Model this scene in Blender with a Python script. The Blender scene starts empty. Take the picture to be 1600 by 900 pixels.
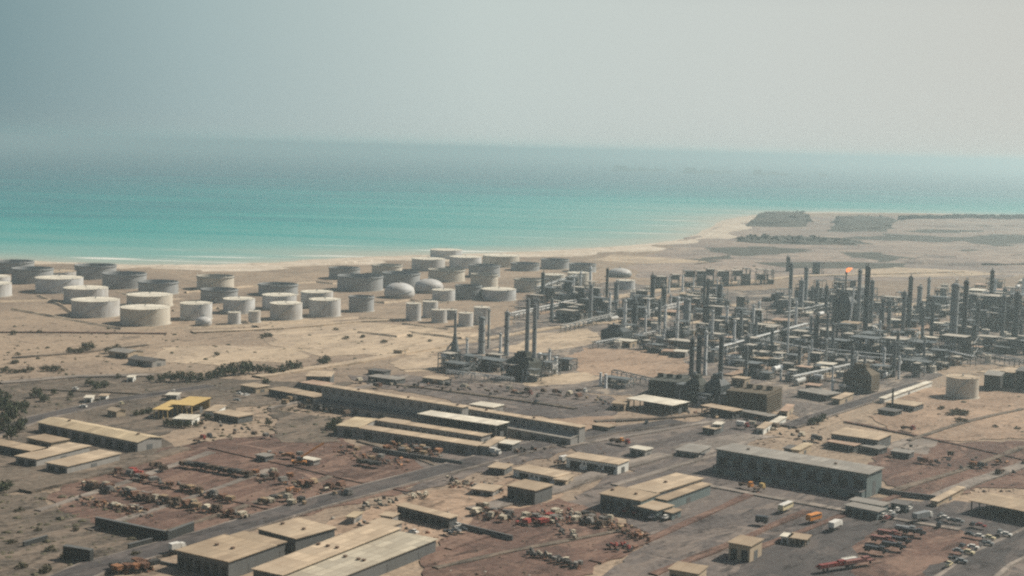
import bpy, math, random
from mathutils import Matrix, Vector, Euler
R_ = random.Random(7)
PI = math.pi
SC = bpy.context.scene
COL = SC.collection
F = 2222.0          # focal length in photo pixels (photo 1600 x 900, 50 mm on 36 mm)
HAZE = .000165; HAZECOL = (.60, .755, .795); HAZEG = .52; SKYSAT = .7; SKYTINT = (.92, 1.0, 1.04); SKYSTR = .045; SUNSTR = 5.0; EXPO = 0.29; DENOISE = False
DUST = [(.10, (.135, .215, .235)), (.26, (.28, .36, .365)), (.44, (.42, .475, .458)), (.60, (.455, .483, .46)), (.76, (.46, .462, .43)), (1.0, (.47, .455, .42))]; DUSTGAIN = 1.05
CAMZ = 150.0
PITCH = math.atan(217 / F); ROLL = math.radians(1.42)
RM = Matrix.Rotation(PI / 2 - PITCH, 3, 'X') @ Matrix.Rotation(ROLL, 3, 'Z')
CAM = Vector((0, 0, CAMZ))
GA = math.radians(-36)   # heading of the refinery's street grid

def at(px, py, z=0.0):
    d = RM @ Vector(((px - 800) / F, -(py - 450) / F, -1))
    if d.z > -0.002: d.z = -0.002
    return CAM + d * ((z - CAMZ) / d.z)
def depth(p): return -(RM.transposed() @ (Vector(p) - CAM)).z
def mpp(p): return depth(p) / F
def topx(p):
    q = RM.transposed() @ (Vector(p) - CAM)
    return 800 + F * q.x / -q.z, 450 - F * q.y / -q.z

# ------------------------------------------------------------------ materials
MATS = {}
def nd(nt, t, **kw):
    n = nt.nodes.new(t)
    for k, v in kw.items(): setattr(n, k, v)
    return n
def paint(name, c, rough=.7, var=.25, scale=.25, metal=0.0, dirt=None, streak=True):
    """weathered paint, metal or plaster: blotches, rain streaks and fine grain over one colour"""
    if name in MATS: return MATS[name]
    m = bpy.data.materials.new(name); m.use_nodes = True; nt = m.node_tree; L = nt.links
    b = nt.nodes['Principled BSDF']; b.inputs['Roughness'].default_value = rough; b.inputs['Metallic'].default_value = metal
    b.inputs['Specular IOR Level'].default_value = .25
    tc = nd(nt, 'ShaderNodeNewGeometry')
    mp = nd(nt, 'ShaderNodeMapping'); mp.inputs['Scale'].default_value = (1, 1, .18 if streak else 1)
    L.new(tc.outputs['Position'], mp.inputs['Vector'])
    n1 = nd(nt, 'ShaderNodeTexNoise'); n1.inputs['Scale'].default_value = scale; n1.inputs['Detail'].default_value = 5; n1.inputs['Roughness'].default_value = .65
    n2 = nd(nt, 'ShaderNodeTexNoise'); n2.inputs['Scale'].default_value = scale * .17; n2.inputs['Detail'].default_value = 2
    L.new(mp.outputs[0], n1.inputs['Vector']); L.new(tc.outputs['Position'], n2.inputs['Vector'])
    ad = nd(nt, 'ShaderNodeMath', operation='ADD'); L.new(n1.outputs['Fac'], ad.inputs[0]); L.new(n2.outputs['Fac'], ad.inputs[1])
    mr = nd(nt, 'ShaderNodeMapRange'); mr.inputs['From Min'].default_value = .65; mr.inputs['From Max'].default_value = 1.35
    L.new(ad.outputs[0], mr.inputs['Value'])
    d = dirt or (c[0] * .62, c[1] * .58, c[2] * .5)
    mx = nd(nt, 'ShaderNodeMix', data_type='RGBA')
    mx.inputs['A'].default_value = tuple(c[i] * (1 - var) + d[i] * var for i in range(3)) + (1,)
    mx.inputs['B'].default_value = tuple(min(1, x * (1 + var * .5)) for x in c) + (1,)
    L.new(mr.outputs[0], mx.inputs['Factor']); res = mx.outputs['Result']
    if 'roof' in name and 'floating' not in name:
        oc = nd(nt, 'ShaderNodeTexCoord'); br = nd(nt, 'ShaderNodeTexBrick'); br.inputs['Scale'].default_value = 1; br.inputs['Brick Width'].default_value = 3.6; br.inputs['Row Height'].default_value = 8
        br.inputs['Mortar Size'].default_value = .16; br.inputs['Mortar Smooth'].default_value = .3; br.offset = 0
        br.inputs['Color1'].default_value = (.70, .69, .68, 1); br.inputs['Color2'].default_value = (1.16, 1.14, 1.1, 1); br.inputs['Mortar'].default_value = (.55, .53, .5, 1)
        L.new(oc.outputs['Object'], br.inputs['Vector'])
        n4 = nd(nt, 'ShaderNodeTexNoise'); n4.inputs['Scale'].default_value = .09; n4.inputs['Detail'].default_value = 6; n4.inputs['Roughness'].default_value = .7; L.new(oc.outputs['Object'], n4.inputs['Vector'])
        m4 = nd(nt, 'ShaderNodeMapRange'); m4.inputs['From Min'].default_value = .42; m4.inputs['From Max'].default_value = .72; L.new(n4.outputs['Fac'], m4.inputs['Value'])
        ml = nd(nt, 'ShaderNodeMix', data_type='RGBA', blend_type='MULTIPLY'); ml.inputs['Factor'].default_value = .9; L.new(res, ml.inputs['A']); L.new(br.outputs['Color'], ml.inputs['B'])
        m5 = nd(nt, 'ShaderNodeMix', data_type='RGBA'); m5.inputs['B'].default_value = (c[0] * .55, c[1] * .5, c[2] * .46, 1); L.new(ml.outputs['Result'], m5.inputs['A'])
        sc4 = nd(nt, 'ShaderNodeMath', operation='MULTIPLY'); sc4.inputs[1].default_value = .6; L.new(m4.outputs[0], sc4.inputs[0]); L.new(sc4.outputs[0], m5.inputs['Factor']); res = m5.outputs['Result']
    L.new(res, b.inputs['Base Color'])
    MATS[name] = m; return m
def soil(name, cols, big=.006, rot=54, tracks=.5, fine=.35):
    """ground: three soil colours mixed by patches from hundreds of metres down to a metre, with wheel tracks along the grid"""
    if name in MATS: return MATS[name]
    cols = [(c[0] * .94, c[1] * .925, c[2] * .97) for c in cols]
    m = bpy.data.materials.new(name); m.use_nodes = True; nt = m.node_tree; L = nt.links
    b = nt.nodes['Principled BSDF']; b.inputs['Roughness'].default_value = .95; b.inputs['Specular IOR Level'].default_value = .08
    g = nd(nt, 'ShaderNodeNewGeometry')
    mp = nd(nt, 'ShaderNodeMapping'); mp.inputs['Rotation'].default_value = (0, 0, math.radians(-rot)); L.new(g.outputs['Position'], mp.inputs['Vector'])
    def noise(scale, det, vec, rgh=.6, dist=0.0):
        n = nd(nt, 'ShaderNodeTexNoise'); n.inputs['Scale'].default_value = scale; n.inputs['Detail'].default_value = det
        n.inputs['Roughness'].default_value = rgh; n.inputs['Distortion'].default_value = dist; L.new(vec, n.inputs['Vector']); return n.outputs['Fac']
    def ramp(v, a, c):
        r = nd(nt, 'ShaderNodeMapRange'); r.inputs['From Min'].default_value = a; r.inputs['From Max'].default_value = c
        r.interpolation_type = 'SMOOTHSTEP'; L.new(v, r.inputs['Value']); return r.outputs[0]
    def mix(f, a, c, mode='MIX'):
        x = nd(nt, 'ShaderNodeMix', data_type='RGBA', blend_type=mode)
        for s, v in (('A', a), ('B', c)):
            if isinstance(v, tuple): x.inputs[s].default_value = v + (1,)
            else: L.new(v, x.inputs[s])
        if isinstance(f, float): x.inputs['Factor'].default_value = f
        else: L.new(f, x.inputs['Factor'])
        return x.outputs['Result']
    st = nd(nt, 'ShaderNodeMapping'); st.inputs['Scale'].default_value = (.3, 1, 1); L.new(mp.outputs[0], st.inputs['Vector'])
    st2 = nd(nt, 'ShaderNodeMapping'); st2.inputs['Scale'].default_value = (1, .2, 1); L.new(mp.outputs[0], st2.inputs['Vector'])
    c = mix(ramp(noise(big, 6, mp.outputs[0], .66, .8), .40, .60), cols[0], cols[1])
    c = mix(ramp(noise(big * 4.3, 6, st.outputs[0], .68, 1.2), .50, .60), c, cols[2])
    k_ = mix(ramp(noise(.045, 6, st.outputs[0], .7, 1.0), .46, .60), tuple(x * .52 for x in cols[1]), tuple(min(1, x * 1.22) for x in cols[2]))
    c = mix(ramp(noise(.028, 6, mp.outputs[0], .72, 1.2), .52, .66), c, k_) if tracks else c
    c = mix(ramp(noise(.16, 5, st.outputs[0], .65, .6), .54, .66), c, tuple(x * .55 for x in cols[1])) if tracks else c
    c = mix(ramp(noise(.11, 5, st2.outputs[0], .65, .9), .60, .70), c, tuple(min(1, x * 1.35) for x in cols[2])) if tracks else c
    tr = ramp(noise(.1, 4, st2.outputs[0], .6, .4), .58, .72)
    tm = nd(nt, 'ShaderNodeMath', operation='MULTIPLY'); tm.inputs[1].default_value = tracks; L.new(tr, tm.inputs[0])
    c = mix(tm.outputs[0], c, tuple(min(1, x * 1.25) for x in cols[0]))
    c = mix(fine, c, mix(ramp(noise(.33, 7, mp.outputs[0], .8), .38, .62), tuple(x * .3 for x in cols[1]), tuple(min(1, x * 1.5) for x in cols[0])))
    L.new(c, b.inputs['Base Color'])
    MATS[name] = m; return m

# ------------------------------------------------------------------ mesh builder
class MB:
    def __init__(s): s.v = []; s.f = []
    def quad(s, *p):
        i = len(s.v); s.v += [tuple(q) for q in p]; s.f.append(tuple(range(i, i + len(p))))
    def box(s, x, y, z, sx, sy, sz, rz=0.0, taper=1.0):
        """box centred at x, y, standing on z"""
        c, n = math.cos(rz), math.sin(rz); i = len(s.v)
        for zz, k in ((z, 1.0), (z + sz, taper)):
            for dx, dy in ((-1, -1), (1, -1), (1, 1), (-1, 1)):
                a, b = dx * sx / 2 * k, dy * sy / 2 * k
                s.v.append((x + a * c - b * n, y + a * n + b * c, zz))
        s.f += [tuple(i + k for k in q) for q in ((3, 2, 1, 0), (4, 5, 6, 7), (0, 1, 5, 4), (1, 2, 6, 5), (2, 3, 7, 6), (3, 0, 4, 7))]
    def lathe(s, x, y, prof, n=24, cap0=True, cap1=True):
        """profile of (radius, z) turned about a vertical axis"""
        i = len(s.v)
        for r, z in prof:
            for k in range(n):
                a = 2 * PI * k / n; s.v.append((x + r * math.cos(a), y + r * math.sin(a), z))
        for j in range(len(prof) - 1):
            for k in range(n):
                a = i + j * n + k; b = i + j * n + (k + 1) % n
                s.f.append((a, b, b + n, a + n))
        if cap0: s.f.append(tuple(i + k for k in reversed(range(n))))
        if cap1: s.f.append(tuple(i + (len(prof) - 1) * n + k for k in range(n)))
    def tube(s, pts, r, n=8):
        """round bar along a polyline"""
        pts = [Vector(p) for p in pts]; i = len(s.v)
        for k, p in enumerate(pts):
            d = (pts[min(k + 1, len(pts) - 1)] - pts[max(k - 1, 0)]).normalized()
            u = d.cross(Vector((0, 0, 1)) if abs(d.z) < .9 else Vector((1, 0, 0))).normalized(); w = d.cross(u)
            for q in range(n):
                a = 2 * PI * q / n; s.v.append(tuple(p + (u * math.cos(a) + w * math.sin(a)) * r))
        for k in range(len(pts) - 1):
            for q in range(n):
                a = i + k * n + q; b = i + k * n + (q + 1) % n
                s.f.append((a, a + n, b + n, b))
        s.f.append(tuple(i + q for q in range(n))); s.f.append(tuple(i + (len(pts) - 1) * n + q for q in reversed(range(n))))
    def build(s, name, mat, parent=None, smooth=False):
        me = bpy.data.meshes.new(name); me.from_pydata(s.v, [], s.f); me.materials.append(mat)
        if smooth:
            me.polygons.foreach_set('use_smooth', [True] * len(me.polygons))
        me.update()
        if smooth: me.set_sharp_from_angle(angle=math.radians(38))
        o = bpy.data.objects.new(name, me); COL.objects.link(o)
        if parent: o.parent = parent
        return o
def one(name, mat, parent, fn, smooth=False):
    m = MB(); fn(m); return m.build(name, mat, parent, smooth)

PENDING = []
def reg(o, base, cat, group=None):
    o['category'] = cat
    if group: o['group'] = group
    PENDING.append((o, base)); return o
def thing(name, base, cat, loc=(0, 0, 0), rz=0.0, group=None):
    o = bpy.data.objects.new(name, None); COL.objects.link(o); o.location = loc; o.rotation_euler = (0, 0, rz)
    o.empty_display_size = 1
    return reg(o, base, cat, group)
def dup(root, loc, rz, base, group=None, scale=None):
    r = root.copy(); COL.objects.link(r); r.location = loc; r.rotation_euler = (0, 0, rz)
    if scale: r.scale = scale
    def rec(src, dst):
        for ch in KIDS.get(src.name, []):
            c = ch.copy(); COL.objects.link(c); c.parent = dst; rec(ch, c)
    rec(root, r)
    return reg(r, base, root['category'], group)
KIDS = {}
def proto_done(root):
    """remember the children of a first-of-its-kind for dup()"""
    for o in COL.objects:
        if o.parent: KIDS.setdefault(o.parent.name, [])
        if o.parent and o not in KIDS[o.parent.name]: KIDS[o.parent.name].append(o)
def struct(o, kind='structure'): o['kind'] = kind; return o

W = dict(
    white2=paint('tank_offwhite', (.40, .385, .35), .65, .5, .45, dirt=(.2, .15, .1)), white3=paint('tank_chalk_white', (.50, .51, .51), .6, .55, .6, dirt=(.24, .22, .2)), white=paint('tank_white_shade_toned', (.45, .455, .45), .6, .5, .45, dirt=(.26, .2, .14)), cream=paint('tank_cream', (.52, .48, .41), .65, .3, .3),  # white shells darkened in colour to deepen their shaded sides below the bright roofs
    silver=paint('tank_silver', (.30, .31, .315), .55, .35, .3), grey=paint('tank_grey', (.22, .235, .24), .6, .35, .3),
    rim=paint('girder_grey', (.22, .23, .23), .6), floatroof=paint('floating_roof_dark', (.10, .10, .095), .8, .4, .1),
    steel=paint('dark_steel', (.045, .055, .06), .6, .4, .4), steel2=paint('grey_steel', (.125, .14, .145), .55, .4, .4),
    alu=paint('pale_cladding', (.66, .67, .66), .45, .3, .3), rust=paint('rusty_steel', (.14, .095, .07), .8, .45, .5),
    pipe=paint('bare_pipe', (.36, .36, .34), .5, .35, .5), conc=paint('concrete', (.38, .35, .30), .85, .3, .3),
    tan=paint('sand_roof', (.41, .325, .235), .85, .3, .12, streak=False), ptan=paint('pale_grey_tan_roof', (.45, .41, .33), .8, .25, .12, streak=False), tan2=paint('pale_sand_roof', (.50, .405, .30), .85, .28, .12, streak=False),
    wroof=paint('white_roof', (.74, .70, .60), .7, .22, .15, streak=False), yroof=paint('straw_roof', (.52, .43, .30), .8, .3, .14, streak=False),
    groof=paint('grey_sheet_roof', (.30, .285, .26), .7, .3, .16, streak=False), droof=paint('dark_sheet_roof', (.15, .145, .14), .75, .35, .16, streak=False),
    proof=paint('pinkish_roof', (.47, .34, .26), .85, .3, .14, streak=False),
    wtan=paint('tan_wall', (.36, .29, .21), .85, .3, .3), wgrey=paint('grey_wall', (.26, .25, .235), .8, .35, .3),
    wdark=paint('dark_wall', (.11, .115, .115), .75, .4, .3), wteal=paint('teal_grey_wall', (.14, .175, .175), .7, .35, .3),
    wwhite=paint('white_wall', (.62, .62, .58), .75, .3, .3), yellow=paint('yellow_paint', (.50, .36, .15), .7, .3, .3),
    open_=paint('doorway_shade', (.035, .038, .038), .8, .4, .4), glass=paint('window_glass', (.05, .06, .065), .2, .2, .4),  # doorway colour is near-black: the shade inside openings, painted on
    cool=paint('weathered_boards', (.105, .085, .06), .9, .45, .5), cool2=paint('dark_weathered_boards', (.06, .065, .058), .9, .45, .5),
    bark=paint('bark', (.10, .07, .05), .9), tyre=paint('tyre_black', (.025, .025, .025), .9),
    hull=paint('ship_hull', (.045, .05, .055), .6, .3, .02), upper=paint('ship_upperworks', (.5, .5, .48), .6, .3, .02),
    beach=soil('beach_sand', ((.58, .50, .38), (.50, .42, .31), (.64, .57, .45)), .01, 10, .2, .1),
)
def leaf(name, c):
    m = bpy.data.materials.new(name); m.use_nodes = True; nt = m.node_tree; b = nt.nodes['Principled BSDF']
    b.inputs['Roughness'].default_value = .8; b.inputs['Specular IOR Level'].default_value = .15
    g = nd(nt, 'ShaderNodeNewGeometry'); n = nd(nt, 'ShaderNodeTexNoise'); n.inputs['Scale'].default_value = .5; n.inputs['Detail'].default_value = 3
    nt.links.new(g.outputs['Position'], n.inputs['Vector'])
    x = nd(nt, 'ShaderNodeMix', data_type='RGBA'); x.inputs['A'].default_value = tuple(v * .55 for v in c) + (1,); x.inputs['B'].default_value = tuple(v * 1.5 for v in c) + (1,)
    nt.links.new(n.outputs['Fac'], x.inputs['Factor']); nt.links.new(x.outputs['Result'], b.inputs['Base Color']); MATS[name] = m; return m
LEAF = leaf('foliage_green', (.055, .065, .035)); SCRUBL = leaf('scrub_olive', (.10, .09, .058)); FARL = leaf('far_foliage', (.04, .05, .035))

# ------------------------------------------------------------------ land, shore, sea
SHORE = [(-900, 372), (-400, 395), (-150, 404), (0, 406), (100, 411), (200, 414), (300, 414), (430, 411), (520, 405), (600, 401), (700, 398), (850, 393),
         (930, 388), (1000, 383), (1060, 377), (1092, 371), (1106, 364), (1126, 353), (1142, 345), (1168, 339), (1200, 335), (1260, 332), (1400, 333), (1600, 336), (1900, 342), (2500, 355)]
def smooth_line(pts, n=6):
    out = []
    for i in range(len(pts) - 1):
        p0, p1, p2, p3 = pts[max(i - 1, 0)], pts[i], pts[i + 1], pts[min(i + 2, len(pts) - 1)]
        for k in range(n):
            t = k / n
            out.append(tuple(.5 * (2 * p1[j] + (p2[j] - p0[j]) * t + (2 * p0[j] - 5 * p1[j] + 4 * p2[j] - p3[j]) * t * t + (3 * p1[j] - p0[j] - 3 * p2[j] + p3[j]) * t ** 3) for j in range(2)))
    return out + [pts[-1]]
SW = [at(x, y) for x, y in smooth_line(SHORE)]
rr = random.Random(3)
SW = [Vector((p.x + rr.uniform(-4, 4), p.y + rr.uniform(-7, 7), 0)) for p in SW]
m = MB(); i0 = len(SW)
ring = [tuple(p) for p in SW] + [(9000, 4300, 0), (9000, -2500, 0), (-9000, -2500, 0), (-9000, 2600, 0)]
m.v = ring + [(x, y, -4) for x, y, z in ring]
n_ = len(ring); m.f = [tuple(reversed(range(n_)))] + [(k, (k + 1) % n_, (k + 1) % n_ + n_, k + n_) for k in range(n_)]
LAND = soil('desert_ground', ((.36, .28, .195), (.215, .17, .128), (.28, .225, .163)), .004, 54, .45, .3)
struct(m.build('ground', LAND))
bh = MB()     # the beach: a strip of pale sand that slopes into the water
for k in range(len(SW) - 1):
    a, b = SW[k], SW[k + 1]
    def strip(p, q):
        t = (SW[min(q + 1, len(SW) - 1)] - SW[max(q - 1, 0)]).normalized(); nrm = Vector((t.y, -t.x, 0))
        wd = 32 + 20 * math.sin(q * .7) + (35 if 1090 < topx(p)[0] < 1160 else 0) + (40 if 250 < topx(p)[0] < 1000 else 0)
        return p + nrm * wd + Vector((0, 0, .01)), p + nrm * (-26) + Vector((0, 0, -1.6)), p + Vector((0, 0, .05))
    a0, a1, am = strip(a, k); b0, b1, bm_ = strip(b, k + 1)
    bh.quad(a0, b0, bm_, am); bh.quad(am, bm_, b1, a1)
struct(bh.build('beach', W['beach']))

def seg_dist(p, a, b):
    ab = b - a; t = max(0, min(1, (p - a).dot(ab) / max(ab.length_squared, 1e-6))); return (p - a - ab * t).length
ms = MB(); att = []
azs = [math.radians(a) for a in (-85, -70, -55, -45, -38, -32)] + [math.radians(-28 + k * .7) for k in range(81)] + [math.radians(a) for a in (32, 38, 45, 55, 70, 85)]
rs = [900 * (66 ** (k / 90)) for k in range(91)]
SEG = [Vector((p.x, p.y)) for p in SW[::3]]
for r in rs:
    for a in azs:
        p = Vector((r * math.sin(a), r * math.cos(a)))
        ms.v.append((p.x, p.y, -1.2)); att.append(min(seg_dist(p, SEG[k], SEG[k + 1]) for k in range(len(SEG) - 1)))
na = len(azs)
for j in range(len(rs) - 1):
    for k in range(na - 1):
        i = j * na + k; ms.f.append((i, i + 1, i + 1 + na, i + na))
mt = bpy.data.materials.new('sea_water'); mt.use_nodes = True; nt = mt.node_tree; L = nt.links; b = nt.nodes['Principled BSDF']
b.inputs['Roughness'].default_value = .45; b.inputs['IOR'].default_value = 1.33; b.inputs['Specular IOR Level'].default_value = .22
at_ = nd(nt, 'ShaderNodeAttribute', attribute_name='offshore')
g = nd(nt, 'ShaderNodeNewGeometry'); mp = nd(nt, 'ShaderNodeMapping'); mp.inputs['Scale'].default_value = (.0011, .0045, 1); mp.inputs['Rotation'].default_value = (0, 0, math.radians(6))
L.new(g.outputs['Position'], mp.inputs['Vector'])
nz = nd(nt, 'ShaderNodeTexNoise'); nz.inputs['Scale'].default_value = 1; nz.inputs['Detail'].default_value = 6; nz.inputs['Roughness'].default_value = .62; nz.inputs['Distortion'].default_value = .7
L.new(mp.outputs[0], nz.inputs['Vector'])
# log of the distance offshore, wobbled, drives the depth colours
m1 = nd(nt, 'ShaderNodeMath', operation='ADD'); m1.inputs[1].default_value = 20; L.new(at_.outputs['Fac'], m1.inputs[0])
lg = nd(nt, 'ShaderNodeMath', operation='LOGARITHM'); lg.inputs[1].default_value = 10; L.new(m1.outputs[0], lg.inputs[0])
wb = nd(nt, 'ShaderNodeMath', operation='MULTIPLY_ADD'); wb.inputs[1].default_value = 1.2; wb.inputs[2].default_value = -.6; L.new(nz.outputs['Fac'], wb.inputs[0])
sm = nd(nt, 'ShaderNodeMath', operation='ADD'); L.new(lg.outputs[0], sm.inputs[0]); L.new(wb.outputs[0], sm.inputs[1])
mr = nd(nt, 'ShaderNodeMapRange'); mr.inputs['From Min'].default_value = 1.3; mr.inputs['From Max'].default_value = 4.3; L.new(sm.outputs[0], mr.inputs['Value'])
cr = nd(nt, 'ShaderNodeValToRGB'); L.new(mr.outputs[0], cr.inputs['Fac'])
STOPS = [(.0, (.46, .42, .33)), (.2, (.34, .39, .33)), (.38, (.15, .35, .32)), (.52, (.025, .28, .265)), (.64, (.01, .175, .195)), (.76, (.01, .085, .125)), (.9, (.015, .06, .095)), (1, (.015, .05, .08))]
while len(cr.color_ramp.elements) < len(STOPS): cr.color_ramp.elements.new(.5)
for e, (p, c) in zip(cr.color_ramp.elements, STOPS): e.position = p; e.color = c + (1,)
# breakers: thin bands of foam close to the beach
mp2 = nd(nt, 'ShaderNodeMapping'); mp2.inputs['Scale'].default_value = (.004, .03, 1); mp2.inputs['Rotation'].default_value = (0, 0, math.radians(-8)); L.new(g.outputs['Position'], mp2.inputs['Vector'])
n3 = nd(nt, 'ShaderNodeTexNoise'); n3.inputs['Scale'].default_value = 1; n3.inputs['Detail'].default_value = 4; L.new(mp2.outputs[0], n3.inputs['Vector'])
f1 = nd(nt, 'ShaderNodeMapRange'); f1.inputs['From Min'].default_value = .6; f1.inputs['From Max'].default_value = .68; L.new(n3.outputs['Fac'], f1.inputs['Value'])
f2 = nd(nt, 'ShaderNodeMapRange'); f2.inputs['From Min'].default_value = 330; f2.inputs['From Max'].default_value = 120; L.new(at_.outputs['Fac'], f2.inputs['Value'])
f3 = nd(nt, 'ShaderNodeMath', operation='MULTIPLY'); L.new(f1.outputs[0], f3.inputs[0]); L.new(f2.outputs[0], f3.inputs[1])
fm = nd(nt, 'ShaderNodeMix', data_type='RGBA'); fm.inputs['B'].default_value = (.7, .7, .64, 1); L.new(f3.outputs[0], fm.inputs['Factor']); L.new(cr.outputs['Color'], fm.inputs['A'])
L.new(fm.outputs['Result'], b.inputs['Base Color'])
sea = ms.build('sea', mt); a = sea.data.attributes.new('offshore', 'FLOAT', 'POINT'); a.data.foreach_set('value', att); struct(sea)

# ------------------------------------------------------------------ ground patches and roads
ZP = [.02]
def jag(poly, amp, step):
    out = []
    for k in range(len(poly)):
        a, b = poly[k], poly[(k + 1) % len(poly)]; n = max(1, int((b - a).length / step))
        for q in range(n):
            p = a.lerp(b, q / n); out.append(Vector((p.x + R_.uniform(-amp, amp), p.y + R_.uniform(-amp, amp), 0)))
    return out
def patch(name, pix, mat, amp=2.5, step=9):
    z = ZP[0]; ZP[0] += .012
    pts = jag(jag([at(*p) for p in pix], amp * 2.2, step * 2.5), amp, step * .6)
    m = MB(); n = len(pts)
    m.v = [(p.x, p.y, z) for p in pts] + [(p.x, p.y, -.3) for p in pts]
    ar = sum(pts[k].x * pts[(k + 1) % n].y - pts[(k + 1) % n].x * pts[k].y for k in range(n))
    o = list(range(n)); m.f = [tuple(o if ar > 0 else reversed(o))] + [(k, (k + 1) % n, (k + 1) % n + n, k + n) for k in range(n)]
    return struct(m.build(name, mat))
def ribbon(name, pix, wid, mat, z=None, amp=0.0):
    if z is None: z = ZP[0]; ZP[0] += .012
    pts = [at(*p) for p in pix]; fine = []
    for a, b in zip(pts, pts[1:]):
        n = max(1, int((b - a).length / 12)); fine += [a.lerp(b, q / n) for q in range(n)]
    fine.append(pts[-1]); m = MB(); e = []
    for k, p in enumerate(fine):
        t = (fine[min(k + 1, len(fine) - 1)] - fine[max(k - 1, 0)]).normalized(); nrm = Vector((-t.y, t.x, 0)) * (wid / 2)
        j = R_.uniform(-amp, amp); j2 = R_.uniform(-amp, amp)
        e.append((p + nrm * (1 + j), p - nrm * (1 + j2)))
    for (a, b), (c, d) in zip(e, e[1:]):
        m.quad((b.x, b.y, z), (d.x, d.y, z), (c.x, c.y, z), (a.x, a.y, z))
        m.quad((a.x, a.y, z), (c.x, c.y, z), (c.x, c.y, -.2), (a.x, a.y, -.2)); m.quad((d.x, d.y, z), (b.x, b.y, z), (b.x, b.y, -.2), (d.x, d.y, -.2))
    return struct(m.build(name, mat))
S_SAND = soil('pale_sand', ((.52, .42, .29), (.42, .335, .23), (.36, .29, .21)), .008, 54, .4, .2)
S_ORANGE = soil('orange_sand', ((.39, .285, .195), (.255, .185, .13), (.31, .235, .17)), .012, 54, .4, .25)
S_BROWN = soil('brown_yard', ((.17, .108, .082), (.10, .07, .058), (.235, .16, .118)), .015, 54, .45, .3)
S_OLIVE = soil('olive_waste', ((.165, .137, .104), (.085, .076, .063), (.225, .18, .135)), .012, 54, .5, .35)
S_ASPH = soil('worn_asphalt', ((.155, .135, .118), (.092, .084, .079), (.215, .18, .148)), .012, 54, .7, .25)
S_ROAD = soil('road_asphalt', ((.095, .088, .082), (.072, .068, .065), (.125, .11, .098)), .02, 54, .3, .15)
S_UNIT = soil('oily_plant_ground', ((.19, .165, .14), (.085, .08, .076), (.42, .35, .26)), .012, 54, .5, .4)
S_FAR = soil('far_purple_ground', ((.31, .25, .20), (.195, .17, .15), (.43, .35, .265)), .004, 5, .5, .3)
S_DARKVEG = soil('dark_scrubland', ((.09, .09, .072), (.06, .063, .054), (.13, .12, .095)), .01, 5, .4, .4)
S_SALT = soil('pale_hardstand', ((.24, .21, .175), (.175, .155, .13), (.31, .27, .22)), .02, 54, .4, .2)

patch('ground_headland', [(1000, 432), (980, 408), (1080, 382), (1160, 345), (1230, 338), (1400, 338), (1620, 345), (1700, 430), (1400, 440)], S_FAR, 14, 60)
def hill(name, pix, h, mat):
    P = [at(*q) for q in pix]; c0 = sum(P, Vector()) / len(P); ring_ = jag(P, 10, 30); m = MB(); n = len(ring_); rr5 = random.Random(len(pix) + int(h))
    lv = [(1.1, -.3), (1.02, h * .45), (.97, h * .9), (.8, h), (.4, h)]
    for s, z in lv:
        for p in ring_:
            q = c0 + (p - c0) * s; m.v.append((q.x + rr5.uniform(-5, 5), q.y + rr5.uniform(-8, 8), z * rr5.uniform(.8, 1.15)))
    for j in range(len(lv) - 1):
        for k in range(n): m.f.append((j * n + k, j * n + (k + 1) % n, (j + 1) * n + (k + 1) % n, (j + 1) * n + k))
    m.f.append(tuple((len(lv) - 1) * n + k for k in range(n)))
    return struct(m.build(name, mat))
hill('hill', [(1178, 353), (1255, 354), (1262, 341), (1222, 336), (1188, 339)], 12, S_DARKVEG)
hill('hill', [(1306, 361), (1384, 361), (1396, 345), (1350, 341), (1312, 342)], 8, S_DARKVEG)
hill('hill', [(1400, 352), (1500, 356), (1640, 352), (1660, 343), (1500, 342), (1420, 344)], 4, S_FAR)
hill('hill', [(1150, 378), (1240, 381), (1330, 383), (1320, 375), (1230, 371), (1165, 372)], 4, S_DARKVEG)
hill('hill', [(1420, 412), (1520, 416), (1640, 412), (1640, 398), (1540, 394), (1450, 400)], 5, S_FAR)
patch('ground_dark_scrub', [(1146, 374), (1180, 368), (1290, 371), (1345, 379), (1290, 383), (1170, 380)], S_DARKVEG, 16, 45)
patch('ground_dark_scrub', [(1455, 398), (1500, 390), (1560, 394), (1640, 402), (1600, 412), (1480, 410)], S_DARKVEG, 14, 45)
patch('ground_dark_scrub', [(1180, 412), (1300, 408), (1410, 412), (1380, 418), (1240, 420)], S_DARKVEG, 10, 40)
for pl in [[(1120, 392), (1200, 386), (1290, 390), (1240, 396), (1150, 398)], [(1330, 372), (1420, 366), (1520, 372), (1440, 378)], [(1300, 400), (1380, 395), (1450, 403), (1370, 408)], [(1500, 372), (1600, 366), (1640, 380), (1560, 384)], [(1080, 404), (1160, 400), (1200, 406), (1120, 410)], [(1400, 360), (1480, 357), (1560, 362), (1470, 366)]]: patch('ground_dark_scrub', pl, S_DARKVEG, 18, 40)
patch('sand_strip', [(905, 405), (945, 397), (1075, 404), (1100, 410), (1010, 413)], S_SAND, 8, 40)
patch('sand_strip', [(1350, 424), (1420, 418), (1500, 424), (1560, 428), (1480, 434), (1370, 432)], S_SAND, 8, 40)
patch('sand_strip', [(1120, 470), (1150, 461), (1240, 452), (1260, 458), (1200, 470), (1130, 476)], S_SAND, 4, 20)
patch('sand_flat', [(395, 500), (480, 500), (640, 508), (760, 520), (780, 535), (640, 556), (520, 560), (430, 545), (400, 520)], S_SAND, 5, 20)
patch('sand_flat', [(246, 545), (300, 540), (420, 542), (486, 552), (470, 566), (400, 566), (330, 572), (250, 566)], S_SAND, 4, 16)
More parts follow.
